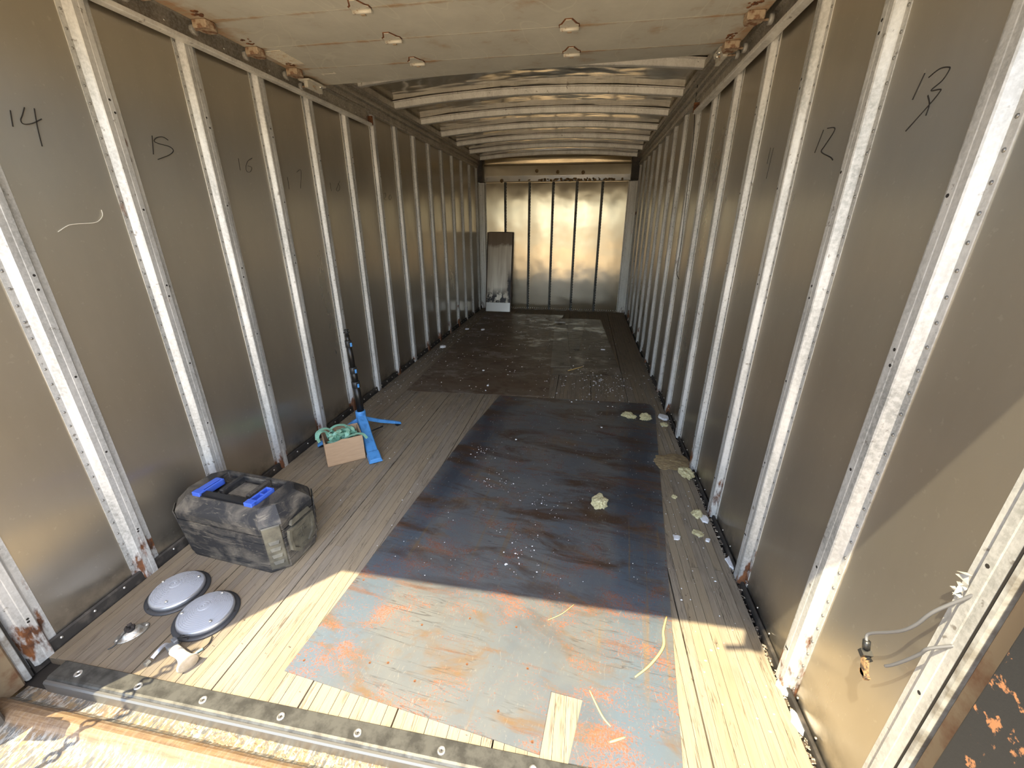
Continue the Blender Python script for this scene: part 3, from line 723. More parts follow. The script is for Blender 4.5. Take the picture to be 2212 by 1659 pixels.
# lid with a sunken handle well
yc = -.030
lid = [octo(.237, .125, .050, .199), octo(.239, .127, .050, .203), octo(.240, .128, .050, .232), octo(.236, .124, .050, .246), octo(.200, .088, .040, .290), octo(.196, .084, .040, .292)]
well = [octo(.142, .075, .002, .292, 0, .000), octo(.138, .071, .002, .262, 0, .000)]
m = MB(); m.loft(lid+well, True, True); m.build('lid', M_TOOL, TB)
m = MB()
for x in (-.062, .062): m.box((x, .018, .277), (.020, .106, .034))
m.box((0, .068, .280), (.14, .010, .026)); m.build('well_rib', M_TOOL, TB, .004)
m = MB(); m.box((0, .02, .2645), (.10, .075, .004)); o = m.build('well_plate', worn('dusty_plate', (.20, .18, .14), (.08, .07, .06), 20, .4, .6, .7), TB); o['label'] = 'dusty grey recess floor'
HN = MB(); HN.box((0, -.068, .2865), (.215, .034, .026)); h = HN.build('handle', M_TOOLD, TB, .006, seg=2)
for sg in (-1, 1):
    m = MB(); x = sg*.118
    m.box((x, -.074, .291), (.036, .026, .032)); m.box((x-.014, -.028, .291), (.008, .094, .026)); m.box((x+.014, -.028, .291), (.008, .094, .026)); m.box((x, .016, .291), (.036, .008, .026)); m.box((x, -.018, .290), (.028, .006, .02)); m.box((x-.005 if sg < 0 else x, -.03, .3035 if sg < 0 else .280), (.026, .09, .004))
    b = m.build('handle_end', M_BLUE, h, .002); b['label'] = 'blue plastic handle end'
# corner plates with wedge notches
for sx in (-1, 1):
    for sy in (-1, 1):
        m = MB(); k = math.sqrt(.5); cn = Vector((sx*k, sy*k, 0)); tn = Vector((-sy*k, sx*k, 0))
        def cp(u, w, z, off):  # centre of chamfer face at height z
            grow = .0085*(z-.05)/.14
            c_ = Vector((sx*(.2315+grow-.025), sy*(.1195+grow-.025), z))
            return c_+tn*u+cn*off
        m.add([cp(-.030, 0, .022, .0005), cp(.030, 0, .022, .0005), cp(.030, 0, .236, .0005), cp(-.030, 0, .236, .0005), cp(-.026, 0, .026, .005), cp(.026, 0, .026, .005), cp(.028, 0, .232, .005), cp(-.028, 0, .232, .005)],
              [(0, 3, 2, 1), (4, 5, 6, 7), (0, 1, 5, 4), (1, 2, 6, 5), (2, 3, 7, 6), (3, 0, 4, 7)])
        mc = M_TOOLC if (sx > 0 and sy < 0) else M_TOOL
        pl = m.build('corner_plate', mc, TB)
        for z in (.048, .082, .116, .150):
            r = MB(); r.add([cp(-.018, 0, z, .005), cp(.018, 0, z, .005), cp(.018, 0, z+.016, .005), cp(-.018, 0, z+.016, .005), cp(-.014, 0, z+.003, .011), cp(.014, 0, z+.003, .011)],
                            [(0, 1, 5, 4), (4, 5, 2, 3), (0, 4, 3), (1, 2, 5), (0, 3, 2, 1)])
            r.build('wedge', mc, pl)
# end latches: dished shield with raised rim, pull slot
for sg in (-1, 1):
    X = lambda z, off: sg*(.2315+.0075*(z-.05)/.14+off)
    shp = [(-.062, .185), (.062, .185), (.066, .15), (.060, .085), (.030, .052), (-.030, .052), (-.060, .085), (-.066, .15)]
    inn = [(y*.80, .120+(z-.120)*.80) for y, z in shp]
    m = MB(); n = 8
    m.add([(X(z, .0), y, z) for y, z in shp]+[(X(z, .011), y*.98, z) for y, z in shp]+[(X(z, .011), y, z) for y, z in inn]+[(X(z, .003), y, z) for y, z in inn],
          [(i, (i+1) % n, n+(i+1) % n, n+i) for i in range(n)]+[(n+i, n+(i+1) % n, 2*n+(i+1) % n, 2*n+i) for i in range(n)]+[(2*n+i, 2*n+(i+1) % n, 3*n+(i+1) % n, 3*n+i) for i in range(n)]+[tuple(range(3*n, 4*n))])
    la = m.build('end_latch', M_TOOLC if sg > 0 else M_TOOL, TB)
    m = MB()
    for (a, b, c_, d) in ((-.020, .150, .024, .150), (.002, .150, .002, .120), (.002, .120, -.016, .120), (.012, .150, .012, .128), (.012, .128, .024, .128), (.004, .120, .004, .098), (-.01, .104, .004, .104)):
        m.bar((X(.13, .0045), a, b), (X(.13, .0045), c_, d), .003, .003, (sg, 0, 0))
    m.build('relief_mark', M_TOOLC, la)
    m = MB(); m.add([(X(.2, .001), y, z) for y, z in ((-.05, .202), (.05, .202), (.042, .216), (-.042, .216))]+[(X(.2, .013), y, z) for y, z in ((-.05, .200), (.05, .200), (.040, .224), (-.040, .224))], [(0, 3, 2, 1), (4, 5, 6, 7), (0, 1, 5, 4), (1, 2, 6, 5), (2, 3, 7, 6), (3, 0, 4, 7)])
    m.build('latch_pull', M_TOOLC if sg > 0 else M_TOOL, TB)

# ------------------------------------------------------------------ cardboard box with green strapping
tc = NT('brown_cardboard'); cv = tc.obj()
M_CARD = tc.out(**{'Base Color': tc.mix(tc.rng(tc.noise(tc.vec(cv, (1, 1, 6)), 12, 4), .35, .65), (.50, .335, .20), (.44, .29, .17)), 'Roughness': .85})
M_CARDE = plain('cardboard_edge', (.36, .27, .18), .9)
ang = math.atan2(.136, .170)
BX = empty('cardboard_box', (-.907, 2.014, .0), ang); tag(BX, 'small open brown cardboard box beside the blue tripod foot', 'box')
bw, bd, bh, ct = .109, .088, .165, .004
m = MB(); m.span((-bw, -bd, .001), (bw, bd, .005)); m.build('bottom', M_CARD, BX)
for nm, a, b in (('front', (-bw, -bd, .001), (bw, -bd+ct, bh)), ('back', (-bw, bd-ct, .001), (bw, bd, bh+.004))):
    if nm == 'front':  # torn upper edge
        m = MB(); prof = [(-bw, .001), (bw, .001), (bw, bh), (.06, bh-.001), (.03, bh-.002), (-.01, bh+.001), (-.03, bh-.006), (-.055, bh-.011), (-.085, bh-.009), (-bw, bh-.010)]
        m.prism(prof, lambda a_, b_, t: (a_, t, b_), -bd, -bd+ct)
    else: m = MB(); m.span(a, b)
    m.build('side_panel', M_CARD, BX)
for sg in (-1, 1):
    m = MB(); m.span((sg*bw, -bd+ct, .001), (sg*(bw-ct), bd-ct, bh)); m.build('side_panel', M_CARD, BX)
    m = MB(); m.span((sg*(bw-ct-.0005), -bd+.006, bh-.05), (sg*(bw-ct-.004), bd-.006, bh-.001)); m.build('inner_flap', M_CARDE, BX)
# strapping: a tangle of flat plastic strap heaped in the box
r2 = random.Random(21); m = MB()
for i in range(46):
    cx, cy_ = r2.uniform(-.062, .062), r2.uniform(-.045, .045); z = .105+r2.random()*.062
    a0 = r2.random()*6.28; ra, rb = r2.uniform(.022, .044), r2.uniform(.014, .032); tilt = r2.uniform(-1.2, 1.2); tilt2 = r2.uniform(-1.2, 1.2)
    rot = Matrix.Rotation(tilt, 3, 'X') @ Matrix.Rotation(tilt2, 3, 'Y'); L = r2.uniform(2.2, 5.2); N = 12
    pts = []; nor = []
    for k in range(N+1):
        th = a0+L*k/N; p = rot @ Vector((ra*math.cos(th), rb*math.sin(th), .010*math.sin(2*th+i)))+Vector((cx, cy_, z))
        p.x = max(-.088, min(.088, p.x)); p.y = max(-.070, min(.070, p.y)); p.z = max(.03, min(.182, p.z))
        pts.append(p); nor.append(rot @ Vector((math.cos(th), math.sin(th), .25*math.sin(i+k*.3))))
    m.ribbon(pts, .020, .0008, lambda k: nor[k])
for pts in ([(-.06, .0, .150), (-.085, .01, .188), (-.114, .0, .196), (-.134, -.01, .172), (-.128, -.02, .140)], [(-.03, .04, .15), (-.07, .05, .186), (-.105, .04, .192), (-.132, .02, .182), (-.138, .0, .150)],
            [(.02, -.05, .150), (.055, -.070, .168), (.085, -.085, .176), (.112, -.100, .172), (.130, -.118, .148)], [(.05, .03, .15), (.03, .05, .185), (-.02, .06, .19), (-.06, .06, .17)]):
    sp = spline(pts, 5); m.ribbon(sp, .020, .0008, lambda k: Vector((.15, -.2, 1)))
ST = m.build('plastic_strapping', worn('green_strap', (.24, .50, .36), (.46, .60, .40), 30, .5, .75, .35)); ST.location = (-.907, 2.014, 0.003); ST.rotation_euler = (0, 0, ang)
tag(ST, 'tangle of pale green plastic strapping heaped in the cardboard box', 'strapping')

# ------------------------------------------------------------------ blue tripod stand with black telescopic pole
M_LBLUE = worn('light_blue_plastic', (.085, .30, .66), (.05, .20, .48), 30, .5, .7, .4)
M_BLKAL = plain('black_anodised', (.018, .016, .014), .32, .4)
M_BLKPL = plain('black_clamp_plastic', (.022, .021, .020), .45)
TP = empty('tripod_stand', (-.908, 2.255, .0)); tag(TP, 'telescopic black pole on a folding light blue base beside the cardboard box', 'stand')
lean = Vector((-.022, .006, .56)).normalized()
pp = lambda s_: Vector((.003, 0, .195))+lean*s_
col = MB(); col.lathe([(.028, .108), (.0285, .15), (.0315, .152), (.0330, .158), (.0330, .196), (.031, .204), (.0245, .206), (.0215, .204)], (0, 0, 0), 22); col.build('collar', M_LBLUE, TP)
secs = [(0, .205, .0225), (.190, .305, .0200), (.290, .480, .0172), (.470, .522, .0135)]
for a, b, r in secs:
    m = MB(); m.tube([pp(a), pp((a+b)/2), pp(b)], r, 16); m.build('pole_section', M_BLKAL, TP)
for s_, r in ((.196, .0255), (.294, .0232), (.468, .0205)):
    m = MB(); q = lean.to_track_quat('Z', 'Y').to_matrix(); m.lathe([(r*.9, -.022), (r, -.020), (r, .020), (r*.9, .022)], pp(s_), 16, rot=q)
    m.box(pp(s_)+Vector((.020, -.014, 0)), (.018, .018, .034), Matrix.Rotation(-.6, 3, 'Z'))
    cl = m.build('clamp', M_BLKPL, TP)
    m = MB(); m.box(pp(s_)+Vector((.0285, -.0205, .001)), (.006, .012, .024), Matrix.Rotation(-.6, 3, 'Z')); lv = m.build('clamp_lever', M_LBLUE, cl, .0015); lv['label'] = 'light blue lever'
m = MB(); q = lean.to_track_quat('Z', 'Y').to_matrix()
m.lathe([(.011, .0), (.011, .018), (.019, .019), (.019, .023), (.010, .024), (.010, .034), (.014, .035), (.014, .039), (.004, .040)], pp(.520), 14, rot=q); m.build('top_spigot', M_BLKPL, TP)
def leg(dx, dy, L, broad):
    d = Vector((dx, dy, 0)).normalized(); n_ = Vector((-d.y, d.x, 0)); rings = []
    prof = [(0.020, .150, .030, .034), (.08, .128, .034, .030), (L*.45, .078, .035, .026), (L*.80, .028, .036, .022), (L*.81, .028, .041, .026), (L, .006, .041, .026)] if broad else \
           [(0.020, .128, .012, .030), (L*.45, .070, .012, .026), (L*.80, .026, .013, .022), (L*.81, .026, .017, .022), (L, .004, .015, .016)]
    for s_, z, w, h in prof:
        c_ = d*s_
        rings.append([c_+n_*w+Vector((0, 0, z)), c_+n_*w*.8+Vector((0, 0, z+h)), c_-n_*w*.8+Vector((0, 0, z+h)), c_-n_*w+Vector((0, 0, z))])
    m = MB(); m.loft(rings); lg = m.build('leg', M_LBLUE, TP, .0025)
    r = MB(); c_ = d*(L-.022); r.box(c_+Vector((0, 0, .004)), (.03, .03, .008), Matrix.Rotation(math.atan2(d.y, d.x), 3, 'Z')); r.build('rubber_foot', M_BLKPL, lg)
    return lg
leg(.243, -.298, .372, True); leg(.157, .235, .285, False); leg(-.240, -.170, .290, False); leg(-.22, .22, .27, False)
m = MB(); m.tube([(.03, -.03, .05), (.09, .10, .045)], .005, 8); m.tube([(.0, .0, .13), (.0, .0, .03)], .012, 10); m.build('brace', M_BLKPL, TP)

# ------------------------------------------------------------------ loose lamps on the floor
tgl = NT('clear_lens'); M_LENS = tgl.out(**{'Base Color': (.50, .53, .58), 'Roughness': .07, 'Alpha': .42, 'IOR': 1.5, 'Specular IOR Level': .9})
M_REFL = plain('lamp_reflector', (.30, .315, .345), .28, .6)
M_GASK = plain('black_gasket', (.030, .031, .034), .5)
M_RIMM = plain('lamp_rim', (.40, .41, .43), .3, .7)
def dome_light(loc, rz, label, tilt):
    t = empty('dome_light', loc, rz); tag(t, label, 'lamp', 'loose dome lights')
    t.rotation_euler = (tilt[0], tilt[1], rz); t.scale = (.93, .93, .95)
    m = MB(); m.lathe([(.020, .0), (.112, .0), (.114, .002), (.114, .005), (.094, .007), (.092, .005), (.02, .004)], n=48); m.build('gasket_flange', M_GASK, t)
    m = MB(); m.lathe([(.088, .005), (.0985, .006), (.0975, .020), (.0935, .024), (.088, .0235)], n=48, cap0=False, cap1=False)
    m.build('rim', M_RIMM, t)
    m = MB(); m.lathe([(.012, .0075), (.045, .0078), (.078, .0135), (.087, .0195), (.0872, .0205), (.077, .0145), (.045, .009), (.012, .0085)], n=40); m.build('reflector', M_REFL, t)
    prof = []
    for i in range(61):
        u = i/60; r = .0925*(1-u)+.0008; z = .0245+.030*(1-(r/.0925)**1.6)
        if i > 2: z += .0016*math.cos(PI*i)*(1 if i % 4 < 2 else .35)
        if r < .026: z += .0022*math.cos(r/.026*PI*5)
        prof.append((r, z))
    inner = [(.001, .046), (.04, .040), (.07, .031), (.088, .0235)]
    m = MB(); m.lathe([(.0885, .0225)]+[(.0935, .0225)]+prof+[], n=56, cap0=False, cap1=True, smooth=True)
    m.lathe(inner, n=40, cap0=False, cap1=False)
    ln_ = m.build('lens', M_LENS, t); ln_['label'] = 'clear ribbed lens'
    for a in (.5, 2.6, 4.7):
        m = MB(); m.lathe([(.0055, 0), (.0055, .003), (.0035, .005), (.001, .005)], n=10); s_ = m.build('screw', M_BRIGHT, t); s_.location = (.078*math.cos(a), .078*math.sin(a), .0335)
    for a in (1.2, 3.9, 5.6):
        m = MB(); m.lathe([(.004, 0), (.004, .001), (.001, .001)], n=8); s_ = m.build('mounting_hole', M_DARK, t); s_.location = (.104*math.cos(a), .104*math.sin(a), .0058)
    return t
dome_light((-1.002, .962, .001), .4, 'round clear dome light lying nearer the left wall and the toolbox', (0, 0))
dome_light((-.803, .892, .004), 1.0, 'round clear dome light lying nearer the doorway with wires under it', (.02, .015))

FT = empty('lamp_fitting', (-1.008, .787, .0), math.radians(58)); tag(FT, 'small oval metal lamp fitting with a burnt black socket', 'fitting')
M_FIT = worn('fitting_metal', (.42, .41, .37), (.22, .19, .15), 60, .45, .65, .38, .75)
m = MB(); m.lathe([(.002, 0), (.047, 0), (.049, .0015), (.046, .003), (.034, .004), (.029, .013), (.026, .0165), (.002, .017)], n=32, sx=1, sy=.66); m.build('base_plate', M_FIT, FT)
for sx in (-1, 1):
    m = MB(); m.lathe([(.0045, .003), (.0045, .005), (.002, .0065)], (sx*.041, 0, 0), 8); m.build('screw', M_BRIGHT, FT)
m = MB(); m.lathe([(.012, .016), (.012, .026), (.010, .027)], (0, 0, 0), 12); m.box((.002, .003, .034), (.012, .010, .018), Matrix.Rotation(.5, 3, 'X')); m.box((-.008, -.001, .030), (.010, .014, .012), Matrix.Rotation(.7, 3, 'Y')); m.box((.009, -.003, .029), (.008, .01, .012), Matrix.Rotation(-.5, 3, 'Z'))
o = m.build('burnt_socket', worn('burnt', (.015, .012, .010), (.06, .04, .03), 80, .5, .7, .9, 0, .5), FT)
m = MB(); m.tube(spline([(-.012, .0, .02), (-.03, -.01, .014), (-.05, -.02, .005), (-.066, -.02, .004)], 5), .0022, 6); m.build('wire', M_BLKPL, FT)

LL = empty('marker_light', (-.742, .728, .0), 0); tag(LL, 'flared white plastic lamp head on a grey bracket lying at the sun line', 'lamp')
M_WPL = worn('white_plastic', (.66, .63, .56), (.50, .46, .38), 40, .45, .65, .45)
axis = spline([(-.040, .020, .020), (-.014, .012, .024), (.014, .002, .026), (.046, -.012, .024)], 5)
rr = [.0165+.0015*math.sin(i/15*PI)*-1+.014*max(0, (i-8)/7)**2.2 for i in range(16)]
m = MB(); rings = []
for i, p in enumerate(axis):
    t_ = (axis[min(i+1, 15)]-axis[max(i-1, 0)]).normalized(); u = t_.cross(Vector((0, 0, 1))).normalized(); w = u.cross(t_)
    rings.append([p+(u*math.cos(2*PI*k/20)*rr[i]*1.05+w*math.sin(2*PI*k/20)*min(rr[i], p.z-.0015 if i < 15 else rr[i])) for k in range(20)])
m.loft(rings, True, True, True); m.build('shade', M_WPL, LL)
t_ = (axis[15]-axis[13]).normalized()
m = MB(); m.lathe([(.0285, 0), (.0292, .002), (.0270, .004), (.001, .004)], axis[15], 22, rot=t_.to_track_quat('Z', 'Y').to_matrix()); o = m.build('end_cap', worn('cap_tan', (.46, .38, .28), (.36, .29, .2), 40, .4, .6, .5), LL); o['label'] = 'tan oval end cap'
m = MB(); m.box((-.056, .028, .017), (.034, .030, .028), Matrix.Rotation(-.35, 3, 'Z')); m.box((-.060, .042, .030), (.026, .014, .020), Matrix.Rotation(-.35, 3, 'Z')); m.build('bracket', plain('bracket_grey', (.12, .125, .13), .45, .3), LL, .003)
m = MB(); sp = spline([(-.070, .030, .022), (-.086, .026, .026), (-.098, .010, .014), (-.101, -.010, .008)], 5); m.ribbon(sp, .012, .003, lambda i: Vector((.4, .2, 1))); m.build('arm', M_RIMM, LL)
m = MB(); m.lathe([(.004, 0), (.009, 0), (.009, .013), (.004, .013)], (-.101, -.020, .0085), 6, rot=Matrix.Rotation(PI/2, 3, 'X'), smooth=False); m.build('nut', M_FIT, LL)
m = MB(); m.tube(spline([(-.06, .045, .032), (-.062, .062, .022), (-.03, .085, .012), (.0, .115, .010), (-.02, .108, .014), (-.052, .085, .010), (-.064, .066, .022)], 6), .0024, 6); m.build('wire', M_BLKPL, LL)
m = MB(); m.tube(spline([(-.713, .822, .006), (-.704, .80, .004), (-.706, .778, .006), (-.716, .762, .0055)], 5), .002, 6)
WC = m.build('wire', M_BLKPL); tag(WC, 'short thin wire with a pale teal crimp running from under the near dome light', 'wire')
m = MB(); m.tube([(-.7065, .777, .006), (-.712, .768, .006), (-.7175, .758, .0055)], [.0035, .0038, .003], 8); o = m.build('crimp', plain('teal_crimp', (.30, .52, .52), .4), WC); o['label'] = 'pale teal crimp'

# wires hanging on the right wall by the door post
WW = empty('hanging_wire', (1.20, .62, .60)); tag(WW, 'grey wires with a burnt connector poking out of the right wall post', 'wire')
def wpt(*ps): return [Vector(p)-Vector((1.20, .62, .60)) for p in ps]
M_WIRE = plain('grey_wire', (.14, .14, .145), .45)
m = MB(); m.tube(spline(wpt((1.205, .650, .772), (1.180, .672, .698), (1.176, .686, .645), (1.175, .702, .608), (1.175, .724, .574), (1.174, .757, .528), (1.172, .763, .512), (1.170, .756, .503)), 8), .0032, 8); m.build('cable', M_WIRE, WW)
m = MB(); m.tube(spline(wpt((1.203, .640, .655), (1.180, .652, .625), (1.180, .660, .600), (1.180, .676, .560), (1.180, .694, .520), (1.180, .707, .496)), 8), .0030, 8); m.build('cable', M_WIRE, WW)
m = MB(); m.tube(wpt((1.170, .756, .505), (1.170, .750, .488)), .0075, 10); m.box(wpt((1.170, .747, .478))[0], (.020, .014, .014), Matrix.Rotation(.4, 3, 'X')); m.box(wpt((1.174, .743, .468))[0], (.012, .012, .012), Matrix.Rotation(.8, 3, 'Y'))
cn = m.build('connector', plain('black_connector', (.02, .02, .02), .35), WW)
m = MB(); m.bar(wpt((1.170, .744, .470))[0], wpt((1.170, .729, .432))[0], .012, .010, (1, 0, 0)); m.box(wpt((1.170, .729, .436))[0], (.010, .022, .010), Matrix.Rotation(.3, 3, 'X'))
m.build('burnt_tape', worn('burnt_tape_tan', (.33, .20, .09), (.05, .035, .025), 90, .45, .6, .8), cn)
m = MB(); r9 = random.Random(3)
for i in range(9):
    c_ = Vector((1.200, .668+r9.uniform(-.012, .012), .768+r9.uniform(-.018, .018))); q = [c_+Vector((r9.uniform(-.012, .004), r9.uniform(-.010, .010), r9.uniform(-.012, .012))) for k in range(4)]
    m.add(wpt(*q), [(0, 1, 2), (0, 2, 3), (0, 3, 1), (1, 3, 2)])
o = m.build('torn_tape', M_SEAL, WW)
# thin cord hanging down the right wall further in
m = MB(); m.tube(spline([(1.150, 3.46, 2.262), (1.178, 3.47, 2.262), (1.188, 3.507, 2.20), (1.189, 3.478, 2.09), (1.189, 3.40, 1.91), (1.188, 3.36, 1.62), (1.187, 3.30, 1.22), (1.185, 3.297, 1.04), (1.186, 3.19, .995)], 6), .0026, 6)
o = m.build('black_string', M_BLKPL); tag(o, 'thin black string hanging down the right wall from the roof rail', 'string')

# pull chain hanging in the doorway
CH = empty('pull_chain', (-1.09, .366, 1.06)); tag(CH, 'steel safety chain hanging from the left door frame post', 'chain')
top, bot = Vector((-1.090, .366, 1.06)), Vector((-.925, .356, .03)); N = 19; lk = None
for i in range(N):
    c_ = top.lerp(bot, (i+.5)/N)-Vector((-1.09, .366, 1.06))
    if lk is None:
        m = MB(); pts = []
        for k in range(16):
            a = 2*PI*k/16; pts.append((.0115*math.cos(a), 0, .0125*math.sin(a)+(.0205 if math.sin(a) > 0 else -.0205)))
        m.tube(pts, .0044, 7, closed=True); lk = m.build('link', M_BLKAL, CH); lk.location = c_
        lk.rotation_euler = (0, -.16, .7)
    else: inst(lk, CH, c_, (0, -.16, .7+(PI/2 if i % 2 else 0)))

# ------------------------------------------------------------------ debris
M_FOAM = worn('white_foam', (.80, .80, .80), (.62, .60, .55), 60, .5, .7, .8)
M_INSU = worn('yellow_insulation', (.62, .56, .33), (.46, .40, .21), 80, .4, .65, .95, 0, .8)
M_STRAW = plain('straw', (.62, .44, .16), .7)
def clump(name, loc, d, seed, mat, label, cat, sub=3, rough=.35):
    bm = bmesh.new(); bmesh.ops.create_icosphere(bm, subdivisions=sub, radius=1)
    for v in bm.verts:
        n_ = v.co.normalized(); k = 1+rough*.8*noise.noise(n_*1.7+Vector((seed*9.1,)*3))+rough*.45*noise.noise(n_*4.2+Vector((seed*3.3,)*3))+rough*.30*noise.noise(n_*9+Vector((seed,)*3))+rough*.2*noise.noise(n_*19+Vector((seed,)*3))
        v.co = Vector((n_.x*d[0]*k, n_.y*d[1]*k, n_.z*d[2]*k))
    zmin = min(v.co.z for v in bm.verts); cut = -d[2]*.45
    for v in bm.verts: v.co.z = max(v.co.z, cut)-cut
    me = bpy.data.meshes.new(name); bm.to_mesh(me); bm.free(); me.materials.append(mat)
    o = bpy.data.objects.new(name, me); C.objects.link(o); o.location = loc; o.rotation_euler = (0, 0, seed*1.3); tag(o, label, cat); return o
clump('insulation_chunk', (.655, 1.80, .0045), (.046, .040, .030), 1, M_INSU, 'yellow insulation chunk lying alone in the middle of the large steel sheet', 'insulation', 4, .5)
clump('insulation_chunk', (.908, 2.905, .0045), (.050, .036, .018), 2, M_INSU, 'yellow insulation chunk at the far right corner of the large sheet, left of two', 'insulation', 4, .5)
clump('insulation_chunk', (1.026, 2.885, .0045), (.042, .040, .026), 3, M_INSU, 'yellow insulation chunk at the far right corner of the large sheet, right of two', 'insulation', 4, .5)
clump('insulation_chunk', (1.115, 2.29, .0005), (.085, .110, .010), 4, worn('old_insulation', (.34, .26, .13), (.24, .17, .09), 50, .4, .6, .95, 0, .8), 'flattened brownish insulation pad by the right wall', 'insulation', 4, .4)
clump('insulation_chunk', (1.165, 2.17, .0005), (.036, .055, .022), 5, M_INSU, 'pale torn insulation tuft on the edge of the flattened pad', 'insulation', 3, .7)
clump('insulation_chunk', (1.150, 2.80, .0005), (.022, .026, .014), 6, M_INSU, 'small insulation tuft behind the white foam scrap by the right wall', 'insulation', 3, .5)
clump('insulation_chunk', (1.140, 1.80, .0005), (.024, .030, .020), 7, M_INSU, 'round insulation tuft at the board edge by the third right post', 'insulation', 3, .5)
clump('insulation_chunk', (1.110, 1.66, .0005), (.020, .026, .008), 8, M_INSU, 'flat insulation tuft on the right board nearer the doorway', 'insulation', 3, .5)
clump('insulation_chunk', (1.055, 1.93, .0005), (.014, .014, .010), 9, M_INSU, 'tiny insulation tuft on the right board further in', 'insulation', 3, .5)
def flake(loc, pts, h, rz, label, mat=None, tilt=0):
    m = MB(); n = len(pts); m.add([(x, y, 0) for x, y in pts]+[(x*.93, y*.93, h) for x, y in pts], [tuple(range(n-1, -1, -1)), tuple(range(n, 2*n))]+[(i, (i+1) % n, n+(i+1) % n, n+i) for i in range(n)])
    o = m.build('foam_scrap', mat or M_FOAM); o.location = loc; o.rotation_euler = (tilt, 0, rz); tag(o, label, 'foam scrap'); return o
Q = [(-.03, -.02), (.01, -.028), (.034, -.006), (.02, .022), (-.012, .026), (-.036, .006)]
r8 = random.Random(12)
def sc_(k, ky=1):
    out = []
    for i in range(10):
        a = 2*PI*i/10+r8.uniform(-.2, .2); q = r8.uniform(.020, .036); out.append((q*k*math.cos(a), q*.8*k*ky*math.sin(a)))
    return out
flake((1.165, 2.93, .001), sc_(1.25, 1.5), .014, .3, 'largest white foam scrap by the right wall near the sheet corner')
flake((1.007, 1.615, .001), sc_(.62, 1.3), .006, 1.2, 'white angular foam scrap on the right board beside the large sheet')
flake((1.168, 1.775, .001), sc_(.7, 2.2), .008, .1, 'white foam sliver wedged against the foot of a right post')
flake((1.145, 1.62, .001), sc_(.42), .008, .6, 'small white foam scrap on the right board by the gap')
flake((1.205, 1.50, -.010), sc_(.5, 3.2), .012, .05, 'long white foam sliver in the gap under the right wall')
flake((1.206, .985, -.008), sc_(.6, 1.6), .012, .0, 'white foam scrap in the gap at the sunlit right post')
flake((1.206, .885, -.008), sc_(.55, 2.2), .012, .1, 'sunlit white foam scrap in the gap nearest the wires')
flake((-1.085, 4.45, .001), sc_(1.1, 1.2), .022, .5, 'white foam lump against the left wall far back')
flake((-1.04, 5.35, .004), sc_(1.0, .9), .012, .2, 'small white foam lump on the far left edge of the floor')
flake((-.82, 5.35, .004), sc_(1.0, .9), .016, 1.0, 'white foam lump on the far dark sheet')
flake((-.285, 3.33, .004), sc_(.36), .010, 1.0, 'white crumb of foam on the near left of the dark sheet')
flake((-.42, 3.72, .004), sc_(.4, .8), .008, .2, 'white foam fragment near the middle of the dark sheet')
flake((.25, 1.32, .0045), sc_(.2), .003, .7, 'white fleck on the shaded near part of the large sheet')
flake((.12, 2.40, .0045), sc_(.24, 1.4), .003, .7, 'white fleck on the far left of the large sheet')
flake((.78, 4.66, .005), sc_(.9, .35), .010, .0, 'pale sliver lying on the far right sheet beside the offcuts')
flake((.70, 2.68, .0045), sc_(.26), .003, .2, 'white fleck on the far right of the large sheet')
# straws
def straw(pts, r, label):
    m = MB(); sp = spline([(x, y, z) for x, y, z in pts], 6); k = len(sp); m.tube(sp, [r*(.5+.5*math.sin(PI*min(1, (i+1)/k*1.0))) for i in range(k)], 6)
    o = m.build('straw', M_STRAW); tag(o, label, 'straw'); return o
straw([(.885, 1.175, .006), (.862, 1.11, .007), (.852, 1.05, .007), (.80, .98, .007), (.745, .93, .006)], .0045, 'long curved yellow straw on the sunlit right of the sheet')
straw([(.60, .865, .006), (.635, .80, .007), (.66, .775, .006)], .0028, 'thin straight straw beside the notch of the sheet')
straw([(.655, .735, .006), (.70, .755, .006)], .0035, 'short thick straw at the near edge of the sheet')
straw([(.45, 1.085, .006), (.50, 1.12, .006), (.545, 1.17, .006)], .0014, 'thin pale straw on the sheet at the shadow line')
straw([(.41, 3.86, .006), (.56, 4.02, .006)], .005, 'pale splinter on the far sheet by the boards')
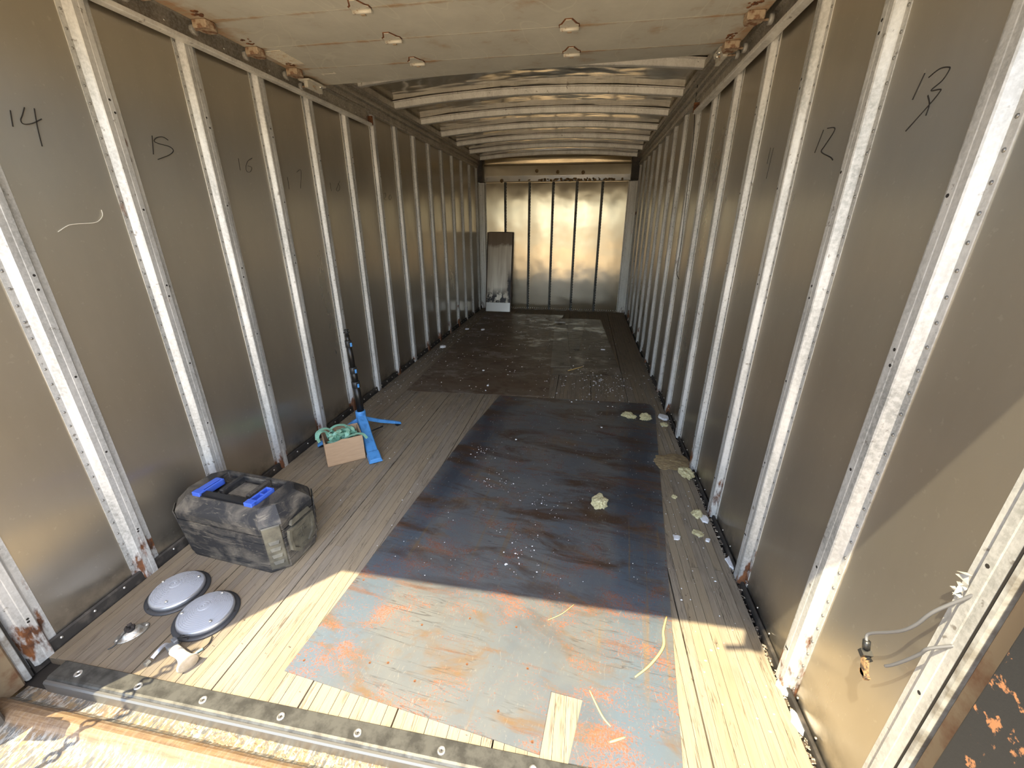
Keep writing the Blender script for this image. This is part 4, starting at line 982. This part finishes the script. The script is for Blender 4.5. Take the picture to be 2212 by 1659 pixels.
# crumbs: white specks everywhere
r3 = random.Random(5); m = MB(); md = MB(); my = MB(); mg = MB()
def crumb(mb, x, y, z, s_):
    a = r3.random()*6.28; e = r3.uniform(.6, 1.6)
    P = [(x+s_*e*math.cos(a+i*1.57)*r3.uniform(.7, 1.2), y+s_*math.sin(a+i*1.57)*r3.uniform(.7, 1.2), z) for i in range(4)]
    mb.add(P+[(x, y, z+s_*r3.uniform(.4, .9))], [(0, 1, 4), (1, 2, 4), (2, 3, 4), (3, 0, 4), (3, 2, 1, 0)])
for i in range(420): crumb(m, r3.uniform(-.25, 1.1), 1.2+1.9*r3.random(), .0045, r3.choice((.001, .0015, .0022)))
for i in range(420): crumb(m, r3.uniform(-1.0, .95), r3.uniform(3.1, 6.3), .005, r3.choice((.002, .003, .004, .007)))
for i in range(230): crumb(m, r3.gauss(.72, .22), r3.gauss(3.5, .22), .0045, r3.choice((.002, .003, .004, .007)))
for i in range(260):
    y = r3.uniform(2.6, 6.3); crumb(m, -1.15+abs(r3.gauss(0, .10)), y, .0045, r3.choice((.002, .003, .005)))
for i in range(80): crumb(m, r3.uniform(-1.0, .0), r3.uniform(1.3, 3.1), .001, r3.choice((.0016, .003, .004)))
for i in range(90): crumb(m, r3.uniform(.95, 1.18), r3.uniform(.7, 3.0), .001, r3.choice((.0016, .003, .004)))
for cx, cy_ in ((.30, 1.36), (.33, 1.78), (.10, 1.9), (-.05, 2.2)):
    for i in range(26): crumb(m, r3.gauss(cx, .05), r3.gauss(cy_, .05), .0045, r3.choice((.0015, .0025, .004)))
o = m.build('white_crumbs', M_FOAM); tag(o, 'scattered tiny white foam crumbs all over the floor', 'crumbs', kind='stuff')
for i in range(700):
    y = r3.uniform(.68, 4.5); crumb(mg, r3.uniform(1.196, 1.210), y, -.016 if r3.random() < .6 else -.006, r3.choice((.004, .006, .009)))
for i in range(200):
    y = r3.uniform(2.2, 6.8); crumb(md, -1.20+abs(r3.gauss(0, .02)), y, .0, r3.choice((.003, .005, .007)))
for i in range(120): crumb(md, r3.uniform(-1.1, 1.1), r3.uniform(.68, 3.2), .0045, r3.choice((.002, .003)))
o = md.build('dark_debris', worn('dirt_crumbs', (.055, .040, .028), (.16, .11, .07), 60, .4, .6, .95, 0, 0, 'pos')); tag(o, 'dark dirt and chips packed along the wall gaps', 'debris', kind='stuff')
for i in range(420): crumb(my, r3.uniform(-.62, 1.12), r3.uniform(.558, .594), -.041, r3.choice((.004, .006, .009)))
o = my.build('wood_chips', worn('chip_tan', (.26, .18, .095), (.36, .29, .20), 80, .4, .6, .9, 0, 0, 'pos')); tag(o, 'pale wood chips lying in the sill groove', 'wood chips', kind='stuff')
o = mg.build('gap_debris', worn('gap_dirt', (.07, .05, .035), (.55, .48, .36), 130, .5, .6, .95, 0, 0, 'pos')); tag(o, 'dark and pale chips packed in the gap under the right wall', 'debris', kind='stuff')
